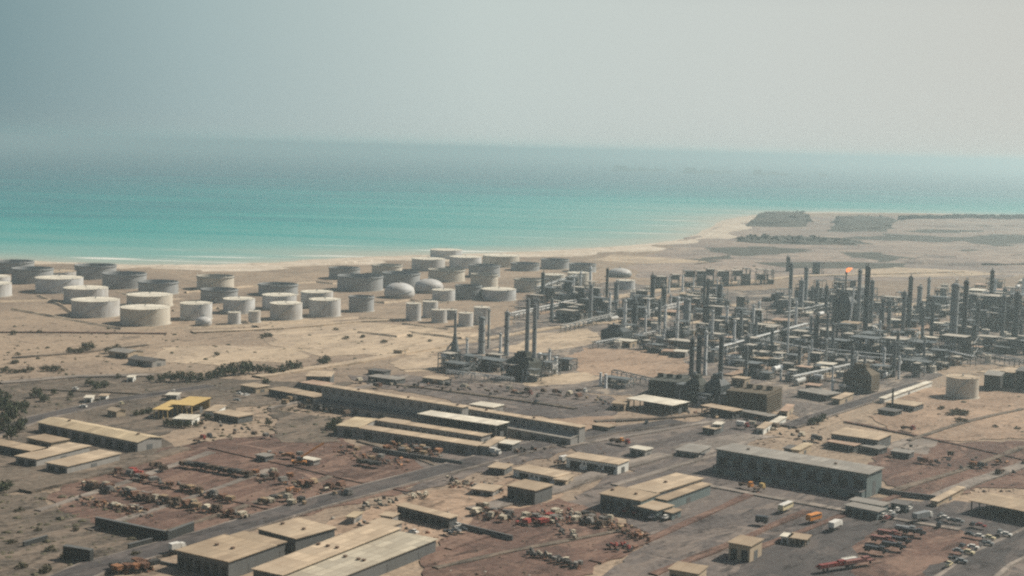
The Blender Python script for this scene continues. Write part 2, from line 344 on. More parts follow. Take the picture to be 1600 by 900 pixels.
patch('ground_plant', [(690, 610), (690, 560), (790, 505), (830, 455), (960, 440), (1100, 455), (1250, 450), (1420, 470), (1640, 440), (1700, 560), (1500, 575), (1340, 625), (1240, 655), (1000, 615), (900, 612)], S_UNIT, 5, 20)
patch('sand_flat', [(780, 545), (850, 520), (930, 515), (950, 535), (880, 548), (830, 556)], S_SAND, 3, 14)
patch('sand_flat', [(895, 560), (920, 545), (1040, 548), (1075, 552), (1080, 580), (1050, 592), (940, 588), (890, 580)], S_ORANGE, 3, 12)
patch('sand_flat', [(820, 598), (870, 586), (925, 582), (935, 592), (890, 602), (830, 604)], S_SAND, 2, 10)
patch('sand_flat', [(615, 565), (650, 555), (690, 558), (690, 578), (640, 582)], S_SAND, 2, 10)
patch('asphalt_yard', [(540, 588), (640, 586), (820, 604), (960, 618), (960, 660), (860, 652), (730, 634), (600, 606)], S_ASPH, 3, 10)
patch('ground_scrub_flat', [(-60, 600), (60, 590), (250, 585), (420, 598), (410, 625), (330, 650), (240, 665), (60, 660), (-60, 690)], S_OLIVE, 4, 14)
patch('asphalt_yard', [(140, 640), (260, 600), (400, 592), (560, 600), (450, 625), (330, 645), (250, 680), (290, 700), (180, 735), (60, 770), (-40, 780), (-40, 700), (60, 660)], S_OLIVE, 3, 12)
patch('brown_yard', [(300, 690), (520, 676), (560, 695), (740, 712), (700, 735), (560, 785), (430, 815), (300, 840), (100, 812), (60, 775), (180, 735)], S_BROWN, 2.5, 9)
patch('waste_ground', [(-60, 780), (60, 772), (100, 812), (300, 845), (130, 905), (-60, 960)], S_OLIVE, 2.5, 9)
patch('asphalt_yard', [(640, 700), (800, 690), (960, 672), (1180, 640), (1230, 660), (1150, 690), (1115, 735), (1345, 778), (1530, 785), (1660, 820), (1700, 960), (860, 960), (960, 880), (1020, 830), (900, 790), (930, 750), (1000, 735), (900, 705), (800, 728), (640, 775)], S_ASPH, 2.5, 9)
patch('sandy_lot', [(1370, 650), (1420, 610), (1600, 600), (1700, 640), (1660, 690), (1500, 690), (1400, 680)], S_ORANGE, 3, 10)
patch('brown_yard', [(1360, 700), (1420, 690), (1660, 690), (1680, 770), (1540, 765), (1460, 775), (1370, 755)], S_BROWN, 3, 10)
patch('pale_hardstand', [(1385, 700), (1420, 684), (1475, 690), (1440, 710)], S_SALT, 1.5, 6)
patch('pale_hardstand', [(1045, 700), (1150, 678), (1215, 684), (1130, 700), (1090, 716)], S_SALT, 1.5, 6)
patch('pale_hardstand', [(870, 655), (960, 650), (965, 668), (900, 676)], S_ORANGE, 1.5, 6)
patch('scrap_yard_ground', [(690, 812), (740, 790), (880, 780), (1000, 828), (1020, 850), (960, 885), (850, 930), (640, 930), (680, 860)], S_BROWN, 2, 7)
patch('sandy_yard', [(500, 815), (640, 770), (760, 760), (800, 740), (890, 760), (860, 785), (740, 800), (720, 830), (690, 850), (540, 840)], S_ORANGE, 2, 7)
patch('sandy_yard', [(520, 655), (430, 640), (430, 690), (540, 690)], S_OLIVE, 2, 7)
patch('tarmac_lot', [(1180, 850), (1300, 810), (1420, 790), (1600, 818), (1570, 850), (1440, 960), (1080, 960)], S_ROAD, 1.5, 7)
patch('tarmac_lot', [(1330, 880), (1375, 825), (1480, 822), (1540, 840), (1440, 905), (1350, 930)], S_BROWN, 1.5, 7)

for x0, y0, x1, y1 in [(1022, 492, 1044, 500), (895, 500, 940, 507), (1080, 490, 1112, 497), (1140, 474, 1168, 480), (1190, 505, 1222, 511), (1380, 503, 1428, 510), (1395, 488, 1445, 495), (1388, 474, 1452, 481), (1196, 538, 1216, 545), (1236, 552, 1330, 557), (1350, 573, 1395, 579), (1448, 545, 1478, 551),
                       (1522, 577, 1602, 584), (1228, 518, 1268, 524), (960, 488, 1010, 494), (1080, 472, 1130, 477), (1128, 518, 1150, 524), (1240, 480, 1262, 486), (1360, 536, 1400, 541), (1150, 574, 1190, 581), (1225, 586, 1300, 592), (1420, 524, 1470, 529), (1060, 504, 1090, 509), (1300, 528, 1340, 533)]:
    w_ = x1 - x0; patch('sand_flat', [(x0, y1 - 2), (x0 + w_ * .3, y0 + 1), (x1, y0 - 2), (x1 + w_ * .1, y1 - 4), (x0 + w_ * .6, y1)], S_SAND, 1.6, 8)
def road(pix, wid, shoulder=1.1):
    ribbon('road_shoulder', pix, wid + shoulder * 2, S_SALT, None, .05); ribbon('road', pix, wid, S_ROAD, None, .015)
for a_, b_, w_ in [((60, 800), (330, 708), 4), ((140, 830), (420, 735), 3.5), ((250, 835), (520, 745), 3), ((330, 700), (640, 770), 4), ((180, 745), (440, 800), 3), ((560, 690), (700, 735), 3), ((700, 860), (900, 790), 3.5), ((680, 890), (980, 830), 3), ((930, 880), (1180, 770), 4), ((1020, 900), (1260, 800), 3.5), ((1100, 760), (1500, 830), 4), ((880, 700), (1140, 655), 4), ((960, 760), (1160, 700), 3.5),
                    ((1180, 860), (1420, 770), 3), ((1390, 770), (1600, 700), 3.5), ((1320, 660), (1600, 720), 3), ((1420, 690), (1600, 640), 3), ((20, 560), (230, 540), 4), ((0, 520), (260, 522), 4), ((60, 610), (330, 625), 3), ((420, 640), (640, 588), 4), ((600, 600), (900, 640), 4), ((930, 660), (1180, 640), 4)]:
    mx_ = ((a_[0] + b_[0]) / 2 + R_.uniform(-8, 8), (a_[1] + b_[1]) / 2 + R_.uniform(-3, 3)); ribbon('track', smooth_line([a_, mx_, b_], 4), w_, R_.choice((S_SALT, S_BROWN, S_OLIVE)), None, .35)
road([(20, 945), (150, 888), (330, 838), (480, 792), (620, 755), (760, 718), (860, 692)], 13)
road([(860, 692), (960, 674), (1060, 660)], 11, .6)
road([(1230, 668), (1290, 648), (1370, 622), (1440, 600)], 9)
road([(1440, 960), (1545, 878), (1640, 832)], 15, 2)
road([(-40, 690), (60, 655), (180, 628), (330, 605)], 10, 1)
ribbon('dirt_road', [(400, 590), (560, 566), (700, 540), (860, 514), (1000, 500)], 9, S_SAND, None, .15)
ribbon('dirt_road', [(300, 520), (440, 514), (560, 503), (640, 500)], 9, S_SAND, None, .2)
ribbon('dirt_road', [(740, 800), (860, 770), (950, 737), (1040, 712)], 9, S_SALT, None, .12)
ribbon('dirt_road', [(930, 470), (1050, 452), (1250, 432), (1500, 425)], 14, S_SAND, None, .2)
ribbon('dirt_road', [(0, 600), (120, 590), (240, 588)], 8, S_SALT, None, .2)
ribbon('dirt_road', [(40, 770), (180, 735), (290, 702)], 8, S_OLIVE, None, .2)
ribbon('dirt_road', [(1460, 780), (1530, 752), (1640, 716)], 7, S_SALT, None, .15)

# ------------------------------------------------------------------ storage tanks
def tank(xl, xr, yt, yb, kind, base, cat='storage tank', name='storage_tank', shell=None, roofm=None, stair=True):
    """kind: cone (fixed pale roof), float (open top, sunken roof), dome (spheroid)"""
    xc = (xl + xr) / 2; p = at(xc, yb); k = mpp(p); R = (xr - xl) / 2 * k
    d = Vector((p.x, p.y, 0)).normalized(); c = p + d * R; k = mpp(c); R = (xr - xl) / 2 * k
    H = max((yb - yt - (xr - xl) * .035) * mpp(p), 3.0); n = 48 if R > 9 else 32
    t = thing(name, base, cat, (c.x, c.y, 0), math.atan2(-d.y, -d.x), 'oil storage tanks on the shore')
    sh = W[shell or ('silver' if kind == 'float' else 'white')]
    if kind == 'dome':
        pr = [(R * .88, 0), (R * .97, H * .14), (R, H * .3), (R * .97, H * .46)]
        one('shell', sh, t, lambda m: m.lathe(0, 0, pr, n, True, False), True)
        pr2 = [(R * .97, H * .46)] + [(R * .97 * math.cos(a * PI / 16), H * .46 + H * .54 * math.sin(a * PI / 16)) for a in range(1, 8)] + [(.3, H)]
        one('roof', W[roofm or 'white'], t, lambda m: m.lathe(0, 0, pr2, n, False, True), True)
        one('vent', W['grey'], t, lambda m: m.lathe(0, 0, [(.8, H - .2), (.8, H + 1.2), (1.1, H + 1.3), (.2, H + 1.8)], 10))
        one('stairway', W['grey'], t, lambda m: m.tube([(R * 1.01 * math.cos(a), R * 1.01 * math.sin(a), H * .06 + H * .44 * (a + .9) / 1.8) for a in [-.9 + q * .15 for q in range(13)]], .35, 5))
        return t
    th = .25
    if kind == 'cone':
        one('shell', sh, t, lambda m: m.lathe(0, 0, [(R, 0), (R, H)], n, True, False), True)
        rz = R * .055
        one('roof', W[roofm or 'wroof'], t, lambda m: m.lathe(0, 0, [(R + .02, H - .12), (R + .25, H + .05), (R * .5, H + rz * .55), (.4, H + rz)], n, True, True), True)
        one('vent', W['grey'], t, lambda m: m.lathe(0, 0, [(.5, H + rz - .1), (.5, H + rz + .8), (.8, H + rz + .9), (.1, H + rz + 1.2)], 8))
    else:
        one('shell', sh, t, lambda m: m.lathe(0, 0, [(R, 0), (R, H), (R - th, H), (R - th, .1)], n, True, True), True)
        zf = H * R_.uniform(.45, .75)
        one('floating_roof', W['floatroof'], t, lambda m: m.lathe(0, 0, [(R - th - .2, zf), (R - th - .2, zf + .8), (R * .8, zf + .8), (R * .8, zf + .3), (.5, zf + .35)], n, True, True))
        one('wind_girder', W['rim'], t, lambda m: m.lathe(0, 0, [(R + .02, H - 1.3), (R + .9, H - 1.25), (R + .9, H - .95), (R + .02, H - 1.0)], n, False, False))
        one('ladder', W['grey'], t, lambda m: m.tube([(R - 1, 0, H), (R * .2, 0, zf + 1)], .3, 5))
    if stair and R > 6:
        st = MB()
        for q in range(26):
            a = -.75 + q * .052; z = H * q / 25
            st.box((R + .55) * math.cos(a), (R + .55) * math.sin(a), z - .1, .9, .9, .16, a)
            st.box((R + 1.0) * math.cos(a), (R + 1.0) * math.sin(a), z, .07, .8, 1.0, a)
        st.build('stairway', sh, t)
    one('railing', W['grey'], t, lambda m: m.lathe(0, 0, [(R - .1, H + .95), (R - .02, H + .95), (R - .02, H + 1.07), (R - .1, H + 1.07)], n, False, False))
    one('bottom_ring', W['conc'], t, lambda m: m.lathe(0, 0, [(R + 1.1, -.2), (R + 1.1, .35), (R + .02, .45)], n, False, False))
    return t

wc = 'wide white cone-roofed tank'; gf = 'grey open-topped tank'
FRONT = 'in the row nearest the sandy flat'; BACK = 'in the row nearest the beach'; MID = 'in the middle of the tank farm'
for a in [
    (-42, 15, 432, 452, 'cone', 'white tank cut by the edge, standing behind another at far west end'), (-44, 17, 443, 465, 'cone', 'pale tank cut by the edge, below another pale tank'),
    (20, 82, 419, 444, 'float', gf + ' ' + BACK), (-8, 52, 408, 428, 'float', 'low tan-rimmed open tank at the water by the corner'),
    (118, 181, 414, 437, 'float', gf + ' ' + BACK), (68, 118, 424, 440, 'cone', 'tan-roofed tank half hidden by a white tank'),
    (57, 129, 434, 459, 'cone', wc + ' ' + MID), (161, 228, 427, 452, 'float', gf + ' ' + BACK), (101, 168, 450, 475, 'cone', wc + ' ' + MID),
    (217, 278, 440, 461, 'float', gf + ' ' + BACK), (199, 269, 461, 481, 'cone', wc + ' ' + MID), (113, 186, 469, 497, 'cone', wc + ' ' + FRONT),
    (189, 265, 481, 510, 'cone', wc + ' ' + FRONT), (282, 331, 474, 501, 'cone', 'narrower white cone-roofed tank ' + FRONT),
    (308, 365, 431, 454, 'float', 'pale grey open-topped tank with a light rim ' + BACK), (314, 371, 452, 474, 'float', gf + ' ' + MID),
    (349, 398, 467, 491, 'cone', 'narrower white cone-roofed tank ' + FRONT), (356, 376, 488, 507, 'cone', 'small squat white tank in front of a larger white tank'),
    (388, 407, 486, 505, 'cone', 'small pale tank beside a small squat white tank'), (305, 331, 495, 510, 'dome', 'tiny white domed tank in front of the narrower tanks'),
    (404, 465, 444, 463, 'float', gf + ' ' + MID), (410, 463, 461, 485, 'cone', 'narrower white cone-roofed tank ' + MID),
    (422, 472, 474, 501, 'cone', 'narrower white cone-roofed tank ' + FRONT), (470, 520, 456, 482, 'cone', 'narrower white cone-roofed tank ' + MID),
    (483, 532, 468, 496, 'cone', 'narrower white cone-roofed tank ' + FRONT), (514, 562, 418, 437, 'float', gf + ' on the open sand above the bay'),
    (527, 598, 431, 456, 'float', 'largest grey open-topped tank, dark rimmed, mid farm'), (545, 584, 463, 488, 'float', 'lone small dark-topped tank on the sand in front'),
    (581, 628, 414, 430, 'float', 'hazy grey open-topped tank, low, behind the largest open tank'), (597, 656, 426, 450, 'float', gf + ' behind the white domed tank'),
    (600, 648, 442, 467, 'dome', 'white domed spheroid tank nearest the camera'), (647, 693, 436, 459, 'dome', 'white domed spheroid tank behind the other domed tank'),
    (643, 695, 404, 424, 'cone', 'white flat-topped tank close to the surf ' ), (672, 722, 390, 405, 'cone', 'farthest white tank, alone against the sea'),
    (702, 752, 401, 420, 'cone', 'pale tank just below the farthest white tank'), (754, 811, 399, 418, 'cone', 'wide pale tank by the water near the bay end'),
    (669, 726, 421, 441, 'float', 'grey tank with lit rim behind the domes'), (732, 781, 414, 434, 'float', gf + ' ' + 'towards the refinery end of the shore'),
    (735, 778, 428, 450, 'float', 'tall grey open tank with a bright lit flank'), (675, 711, 453, 471, 'cone', 'white flat-topped tank in front of the domes'),
    (711, 752, 446, 469, 'float', 'dark grey tank with sunken roof beside a white flat-topped tank'), (752, 806, 452, 471, 'cone', 'white-roofed tank nearest the plant pipe rack'),
    (845, 889, 405, 421, 'float', 'dark open tank in the farthest group by the sand'), (798, 843, 411, 424, 'float', 'low dark open tank left of the farthest group'),
    (889, 931, 412, 426, 'float', 'low dark open tank right of the farthest group'), (848, 883, 429, 450, 'cone', 'white-roofed tank behind the white pipe rack'),
    (886, 921, 426, 448, 'cone', 'white-roofed tank behind the slim pale columns'), (803, 846, 436, 457, 'float', 'grey tank with a bright flank behind the pipe rack'),
    (950, 987, 419, 434, 'dome', 'grey domed tank beyond the slim pale columns'), (962, 992, 438, 453, 'cone', 'pale small tank in front of the grey domed tank')]:
    sh = None
    if a[4] == 'float' and a[0] in (308, 669, 735, 803, 581): sh = 'cream'
    if a[4] == 'cone' and not sh: sh = R_.choice((None, None, 'white2', 'white3', 'cream'))
    tank(*a[:5], a[5], shell=sh or ('grey' if a[0] in (711, 950) else None), roofm='tan2' if a[0] in (68,) else None)
for a in [(634, 657.5, 474, 502, 'leftmost tall white tank of the small cluster'), (660, 684, 471, 497, 'tall white tank at the back of the small cluster, second from left'), (674, 698, 484, 505, 'short white tank at the front of the small cluster'),
          (697, 714, 484, 500, 'narrow dark-sided tank in the small cluster'), (716, 739, 489, 511, 'white tank nearest the camera in the small cluster'), (740, 765, 480, 508, 'rightmost tall white tank of the small cluster')]:
    tank(*a[:4], 'cone', a[4], shell='grey' if a[0] == 697 else None, stair=False)
tank(1478, 1527, 590, 624, 'cone', 'lone big cream tank standing on the sandy lot', shell='cream', roofm='tan2')
tank(1137, 1158, 556, 571, 'float', 'round open pale tank among the refinery columns', shell='alu', stair=False)
# earth banks round the tanks
def bank(pix, wid=6, h=1.6):
    pts = [at(*p) for p in pix]; m = MB(); e = []
    fine = []
    for a, b in zip(pts, pts[1:]):
        n = max(1, int((b - a).length / 10)); fine += [a.lerp(b, q / n) for q in range(n)]
    fine.append(pts[-1])
    for k, p in enumerate(fine):
        t = (fine[min(k + 1, len(fine) - 1)] - fine[max(k - 1, 0)]).normalized(); nr = Vector((-t.y, t.x, 0)) * wid / 2; hh = h * R_.uniform(.75, 1.15); w2 = R_.uniform(.85, 1.15)
        e.append((p + nr * w2 - Vector((0, 0, .1)), p + nr * .2 + Vector((0, 0, hh)), p - nr * .2 + Vector((0, 0, hh)), p - nr * w2 - Vector((0, 0, .1))))
    for A, B in zip(e, e[1:]):
        for q in range(3): m.quad(A[q + 1], B[q + 1], B[q], A[q])
    struct(m.build('earth_bank', S_SAND))
for pl in [[(20, 484), (110, 500), (190, 515), (300, 513)], [(270, 486), (340, 482), (400, 512)], [(300, 513), (420, 509), (560, 497), (630, 502)], [(480, 440), (520, 444), (600, 436)], [(290, 458), (390, 448), (500, 441)],
           [(60, 462), (100, 480), (115, 492)], [(0, 472), (90, 470)], [(630, 507), (700, 515), (770, 512)], [(180, 456), (240, 470), (285, 468)], [(560, 470), (600, 474), (640, 470), (700, 474)], [(640, 520), (720, 530), (745, 524)], [(560, 520), (620, 527), (640, 522)]]: bank(pl)

# ------------------------------------------------------------------ buildings
def bld(base, A, B, C, h, wall='wtan', roof='tan', kind='flat', rise=2.0, doors=0, windows=0, name='warehouse', cat='warehouse', group=None, vents=0, lean=None, end_doors=1, overhang=.6, posts=0, doorh=.72):
    """A, B: the two ends of the roof's near long edge (left to right); C: the far corner next to B; all pixels at roof height h"""
    a, b, c = at(*A, h), at(*B, h), at(*C, h)
    if (c - b).length > (b - a).length:      # the longer side gives the building its heading
        v = (c - b).normalized(); u = Vector((v.y, -v.x, 0)); L = max((b - a).dot(u), 2.5); a = b - u * L; w = (c - b).length
    else:
        u = (b - a).normalized(); L = (b - a).length; w = abs((c - b).dot(Vector((-u.y, u.x, 0))))
    ang = math.atan2(u.y, u.x)
    w = max(w, 3.0)
    t = thing(name, base, cat, (a.x, a.y, 0), ang, group)
    wm = MB()
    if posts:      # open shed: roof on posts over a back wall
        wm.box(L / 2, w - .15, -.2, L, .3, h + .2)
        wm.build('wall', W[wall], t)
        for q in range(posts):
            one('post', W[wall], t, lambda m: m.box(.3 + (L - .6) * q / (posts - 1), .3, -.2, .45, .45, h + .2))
    else:
        i = 0
        wm.box(L / 2, w / 2, -.2, L, w, h + .2)
        if kind == 'gable':
            for x in (0.0, L):
                wm.quad((x, 0, h), (x, w, h), (x, w / 2, h + rise)) if x else wm.quad((x, w, h), (x, 0, h), (x, w / 2, h + rise))
        wm.build('wall', W[wall], t)
    o = overhang; rm = MB()
    if kind == 'gable':
        s = rise / (w / 2); z0 = h - s * o
        for z in (0,):
            P = [(-o, -o, z0), (L + o, -o, z0), (L + o, w / 2, h + rise), (-o, w / 2, h + rise), (L + o, w + o, z0), (-o, w + o, z0)]
            Q = [(x, y, zz + .22) for x, y, zz in P]
            rm.quad(Q[0], Q[1], Q[2], Q[3]); rm.quad(Q[3], Q[2], Q[4], Q[5]); rm.quad(P[0], P[3], P[2], P[1]); rm.quad(P[3], P[5], P[4], P[2])
            for x, y in ((0, 1), (1, 2), (2, 4), (4, 5), (5, 3), (3, 0)): rm.quad(P[x], P[y], Q[y], Q[x])
    else:
        rm.box(L / 2, w / 2, h + .003, L + 2 * o, w + 2 * o, .32)
    r = rm.build('roof', W[roof], t)
    for q in range(vents):
        x = L * (q + R_.uniform(.15, .85)) / vents; zt = h + (rise + .15 if kind == 'gable' else .3)
        one('vent', W['rust'], r, lambda m: (m.box(x, w / 2, zt - .2, 1.1, .9, .8), m.box(x, w / 2, zt + .6, 1.4, 1.2, .12)))
    dw = min(5.0, L / max(doors, 1) * .6)
    d0 = None
    for q in range(doors):
        x = L * (q + .5) / doors
        if d0 is None:
            d0 = one('door', W['open_'], t, lambda m: m.box(0, -.04, -.1, dw, .1, h * doorh + .1)); d0.location.x = x  # flat panel in the painted shade of an open front
        else:
            c2 = d0.copy(); COL.objects.link(c2); c2.parent = t; c2.location.x = x
    w0 = None
    for q in range(windows):
        x = L * (q + .5) / windows + (dw * .8 if doors else 0)
        if x > L - 1: continue
        if w0 is None:
            w0 = one('window', W['glass'], t, lambda m: m.box(0, -.03, h * (.7 if lean else .45), min(2.2, L / windows * .5), .1, h * (.16 if lean else .28))); w0.location.x = x
        else:
            c2 = w0.copy(); COL.objects.link(c2); c2.parent = t; c2.location.x = x
    for q in range(end_doors if w > 6 else 0):
        one('end_door', W['wdark'], t, lambda m: m.box(L + .03, w * (q + .5) / end_doors, -.1, .1, min(3.5, w * .35), h * .6))
    if lean:       # lean-to along the near long side: depth, eave height, roof colour
        ld, lh, lr = lean
        one('lean_to', W[wall], t, lambda m: m.box(L / 2, -ld / 2 - .01, -.2, L - .6, ld, lh + .2))
        def lr_(m):
            P = [(.1, -ld - .5, lh + .02), (L - .1, -ld - .5, lh + .02), (L - .1, -.02, lh + ld * .14), (.1, -.02, lh + ld * .14)]; Q = [(x, y, z + .2) for x, y, z in P]
            m.quad(*Q); m.quad(*reversed(P))
            for x in range(4): m.quad(P[x], P[(x + 1) % 4], Q[(x + 1) % 4], Q[x])
        one('lean_to_roof', W[lr], t, lr_)
        k = max(3, int(L / 9)); d1 = None
        for q in range(k):
            x = L * (q + .5) / k
            if d1 is None:
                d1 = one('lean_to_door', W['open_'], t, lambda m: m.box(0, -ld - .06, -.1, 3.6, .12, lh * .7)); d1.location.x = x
            else:
                c2 = d1.copy(); COL.objects.link(c2); c2.parent = t; c2.location.x = x
    t['_w'] = w; t['_L'] = L
    return t

# the large buildings one can name
bld('long warehouse with a straw-coloured roof beside the dark trees', (60, 660), (215, 691), (250, 683), 5, 'wgrey', 'yroof', 'gable', 1.4, doors=9, windows=8, vents=2)
bld('greyer low shed under the straw-coloured warehouse, nearest the trees', (42, 684), (80, 692), (103, 686), 3.5, 'wtan', 'tan', name='low_shed', cat='shed', doors=2, windows=2)
bld('long low tan shed, upper one of the pair beside the olive waste', (29, 712), (57, 718), (140, 697), 3.5, 'wgrey', 'tan2', name='low_shed', cat='shed', doors=2)
bld('long low tan shed, lower one of the pair, by the dirt road', (78, 722), (105, 729), (187, 709), 3.5, 'wgrey', 'tan2', name='low_shed', cat='shed', doors=2)
bld('dark-fronted low shed cut by the picture edge under the trees', (-30, 690), (52, 706), (68, 700), 3.5, 'wdark', 'tan', name='low_shed', cat='shed', doors=4)
bld('yellow open-sided shed, the lower half with posts', (246, 637), (262, 641), (290, 627), 5, 'yellow', 'yellow', name='open_shed', cat='shed', posts=4)
bld('yellow open-sided shed, the raised upper half', (276, 629), (300, 634), (328, 622), 6.5, 'yellow', 'yellow', name='open_shed', cat='shed', posts=5)
bld('white-walled hut in front of the yellow sheds', (276, 652), (300, 656), (312, 649), 3, 'wwhite', 'wroof', name='hut', cat='hut', doors=2)
bld('very long machine hall with lean-to, its western half', (503, 603), (722, 637), (727, 634), 12, 'wgrey', 'tan2', lean=(7, 4, 'droof'), windows=16, vents=3, name='machine_hall', cat='hall')
bld('very long machine hall, its lower eastern half', (724, 638), (905, 668), (910, 665), 9, 'wgrey', 'tan2', lean=(7, 4, 'groof'), windows=14, vents=2, name='machine_hall', cat='hall')
bld('annex with pinkish roof at the machine hall end', (470, 598), (504, 603), (512, 598), 5, 'wgrey', 'proof', name='annex', cat='annex', doors=3)
bld('pale-roofed block with dark front behind the hall end', (482, 584), (516, 589), (522, 581), 7, 'wdark', 'tan2', name='office_block', cat='office', doors=4, windows=6)
bld('long low dark-fronted store left of the machine hall', (420, 608), (490, 621), (498, 615), 4, 'wdark', 'tan', name='low_store', cat='store', doors=6)
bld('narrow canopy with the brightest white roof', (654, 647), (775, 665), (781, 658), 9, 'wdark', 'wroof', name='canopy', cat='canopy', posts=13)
# courtyard building: two wings joined at the eastern end
bld('straw-roofed end block of the courtyard building', (536, 661), (560, 668), (588, 655), 5.5, 'wgrey', 'yroof', name='end_block', cat='building', doors=1, windows=3)
bld('long narrow far wing of the courtyard building', (588, 657), (752, 682), (762, 677), 5, 'wgrey', 'tan2', windows=16, name='long_wing', cat='building')
bld('long narrow near wing of the courtyard building', (553, 668), (744, 697), (753, 692), 5, 'wgrey', 'tan2', windows=18, doors=4, name='long_wing', cat='building')
bld('cross wing closing the courtyard at its eastern end', (752, 696), (763, 698), (788, 684), 5, 'wgrey', 'tan2', windows=2, name='cross_wing', cat='building')
bld('big hall with teal walls and grey roof', (1120, 702), (1355, 741), (1364, 729), 11, 'wteal', 'groof', doors=10, windows=12, vents=2, name='workshop_hall', cat='hall', lean=(4, 3.4, 'droof'), overhang=.9)
bld('tan two-part depot, its front block with teal wall', (938, 772), (1001, 783), (1024, 771), 6.5, 'wteal', 'tan', doors=5, windows=4, name='depot', cat='depot', vents=2)
bld('tan depot, the large flat-roofed rear block', (980, 763), (1024, 771), (1098, 748), 6.5, 'wgrey', 'tan2', name='depot', cat='depot', vents=1, windows=3)
bld('narrow tan wing along the large depot', (1029, 778), (1041, 782), (1110, 757), 5, 'wteal', 'tan', name='depot_wing', cat='depot', doors=1)
bld('small tan block at the depot corner, upper step', (1000, 788), (1026, 798), (1051, 790), 4.5, 'wteal', 'tan2', name='depot_annex', cat='annex', doors=2)
bld('small tan block at the depot corner, lower step', (1030, 797), (1050, 802), (1064, 797), 3.2, 'wteal', 'tan', name='depot_annex', cat='annex', doors=2)
bld('long white building with pale blue shaded front', (885, 714), (965, 726), (981, 719), 5, 'wwhite', 'tan2', windows=12, doors=3, name='white_office', cat='office')
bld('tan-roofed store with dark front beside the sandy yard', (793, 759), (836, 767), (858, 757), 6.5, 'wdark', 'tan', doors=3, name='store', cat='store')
bld('low pale-walled building behind the dark-fronted store', (802, 733), (868, 746), (882, 738), 3.6, 'wwhite', 'tan2', windows=9, doors=2, name='low_store', cat='store')
bld('small tan shed below the white office', (868, 748), (884, 751), (896, 743), 3.2, 'wtan', 'tan2', name='small_shed', cat='shed', doors=1)
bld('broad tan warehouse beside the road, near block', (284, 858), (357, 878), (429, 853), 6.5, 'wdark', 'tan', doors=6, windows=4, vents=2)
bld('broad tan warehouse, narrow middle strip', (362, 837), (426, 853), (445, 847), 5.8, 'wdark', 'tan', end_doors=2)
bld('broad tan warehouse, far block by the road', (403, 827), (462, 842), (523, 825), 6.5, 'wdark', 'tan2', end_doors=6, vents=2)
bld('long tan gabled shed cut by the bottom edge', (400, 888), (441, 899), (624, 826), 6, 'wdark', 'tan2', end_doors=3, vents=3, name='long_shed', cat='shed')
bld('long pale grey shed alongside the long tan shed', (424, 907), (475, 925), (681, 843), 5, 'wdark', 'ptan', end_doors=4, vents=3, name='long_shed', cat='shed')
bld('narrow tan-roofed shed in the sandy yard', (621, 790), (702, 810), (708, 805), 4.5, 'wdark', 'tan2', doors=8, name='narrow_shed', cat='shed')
bld('square guardhouse with dark openings and lit tan flank', (1139, 848), (1172, 854), (1191, 843), 6.5, 'wtan', 'tan', doors=2, name='guardhouse', cat='guardhouse')
bld('tan guardhouse cut by the bottom edge', (1046, 890), (1090, 897), (1106, 886), 5.5, 'wtan', 'tan', doors=3, name='guardhouse', cat='guardhouse')
bld('open dark-fronted carport by the tarmac lot', (1235, 838), (1259, 844), (1266, 837), 3, 'wtan', 'tan', name='carport', cat='carport', posts=4)
bld('pale hut beside the open carport', (1221, 838), (1232, 840), (1238, 835), 3, 'wwhite', 'wroof', name='hut', cat='hut', doors=1)
bld('low grey block, nearer of two in front of the teal hall', (1321, 790), (1371, 800), (1380, 795), 4, 'wteal', 'groof', name='low_block', cat='building', doors=4, windows=5)
bld('low grey block, farther of two in front of the teal hall', (1328, 782), (1378, 791), (1386, 786), 4, 'wteal', 'groof', name='low_block', cat='building', doors=3, windows=5)
bld('dark low canteen right of the two low grey blocks', (1394, 785), (1416, 790), (1424, 785), 3.5, 'wteal', 'droof', name='low_block', cat='building', doors=2)
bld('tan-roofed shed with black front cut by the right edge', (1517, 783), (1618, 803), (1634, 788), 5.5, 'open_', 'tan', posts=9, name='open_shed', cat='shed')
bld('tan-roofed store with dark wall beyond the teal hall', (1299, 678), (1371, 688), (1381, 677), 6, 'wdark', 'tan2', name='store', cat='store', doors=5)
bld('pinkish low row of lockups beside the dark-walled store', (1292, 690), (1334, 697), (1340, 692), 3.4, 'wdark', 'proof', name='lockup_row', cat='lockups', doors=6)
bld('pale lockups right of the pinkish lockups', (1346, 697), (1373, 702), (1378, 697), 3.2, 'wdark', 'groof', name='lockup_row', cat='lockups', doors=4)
bld('yellowish-roofed shed behind the teal hall', (1240, 701), (1248, 704), (1268, 694), 3.6, 'wtan', 'yroof', name='small_shed', cat='shed')
bld('dark low shed at the teal hall corner', (1228, 699), (1236, 702), (1246, 697), 3, 'wdark', 'droof', name='small_shed', cat='shed', doors=1)
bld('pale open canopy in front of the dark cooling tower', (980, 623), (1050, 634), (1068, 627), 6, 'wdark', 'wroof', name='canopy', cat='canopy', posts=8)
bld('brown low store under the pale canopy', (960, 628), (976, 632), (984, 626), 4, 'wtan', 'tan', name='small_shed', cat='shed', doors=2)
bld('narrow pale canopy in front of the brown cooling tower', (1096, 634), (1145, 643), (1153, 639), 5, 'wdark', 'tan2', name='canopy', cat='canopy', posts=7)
bld('pale narrow store right of the narrow pale canopy', (1150, 641), (1200, 651), (1206, 648), 3.2, 'wdark', 'groof', name='low_store', cat='store', doors=5)
bld('long thin bright building beside the diagonal road', (1377, 621), (1382, 623), (1456, 597), 3, 'wwhite', 'wroof', name='long_hut', cat='hut')
bld('bright low building on the sandy lot', (1384, 629), (1428, 635), (1434, 629), 3.6, 'wdark', 'tan2', name='low_store', cat='store', doors=5)
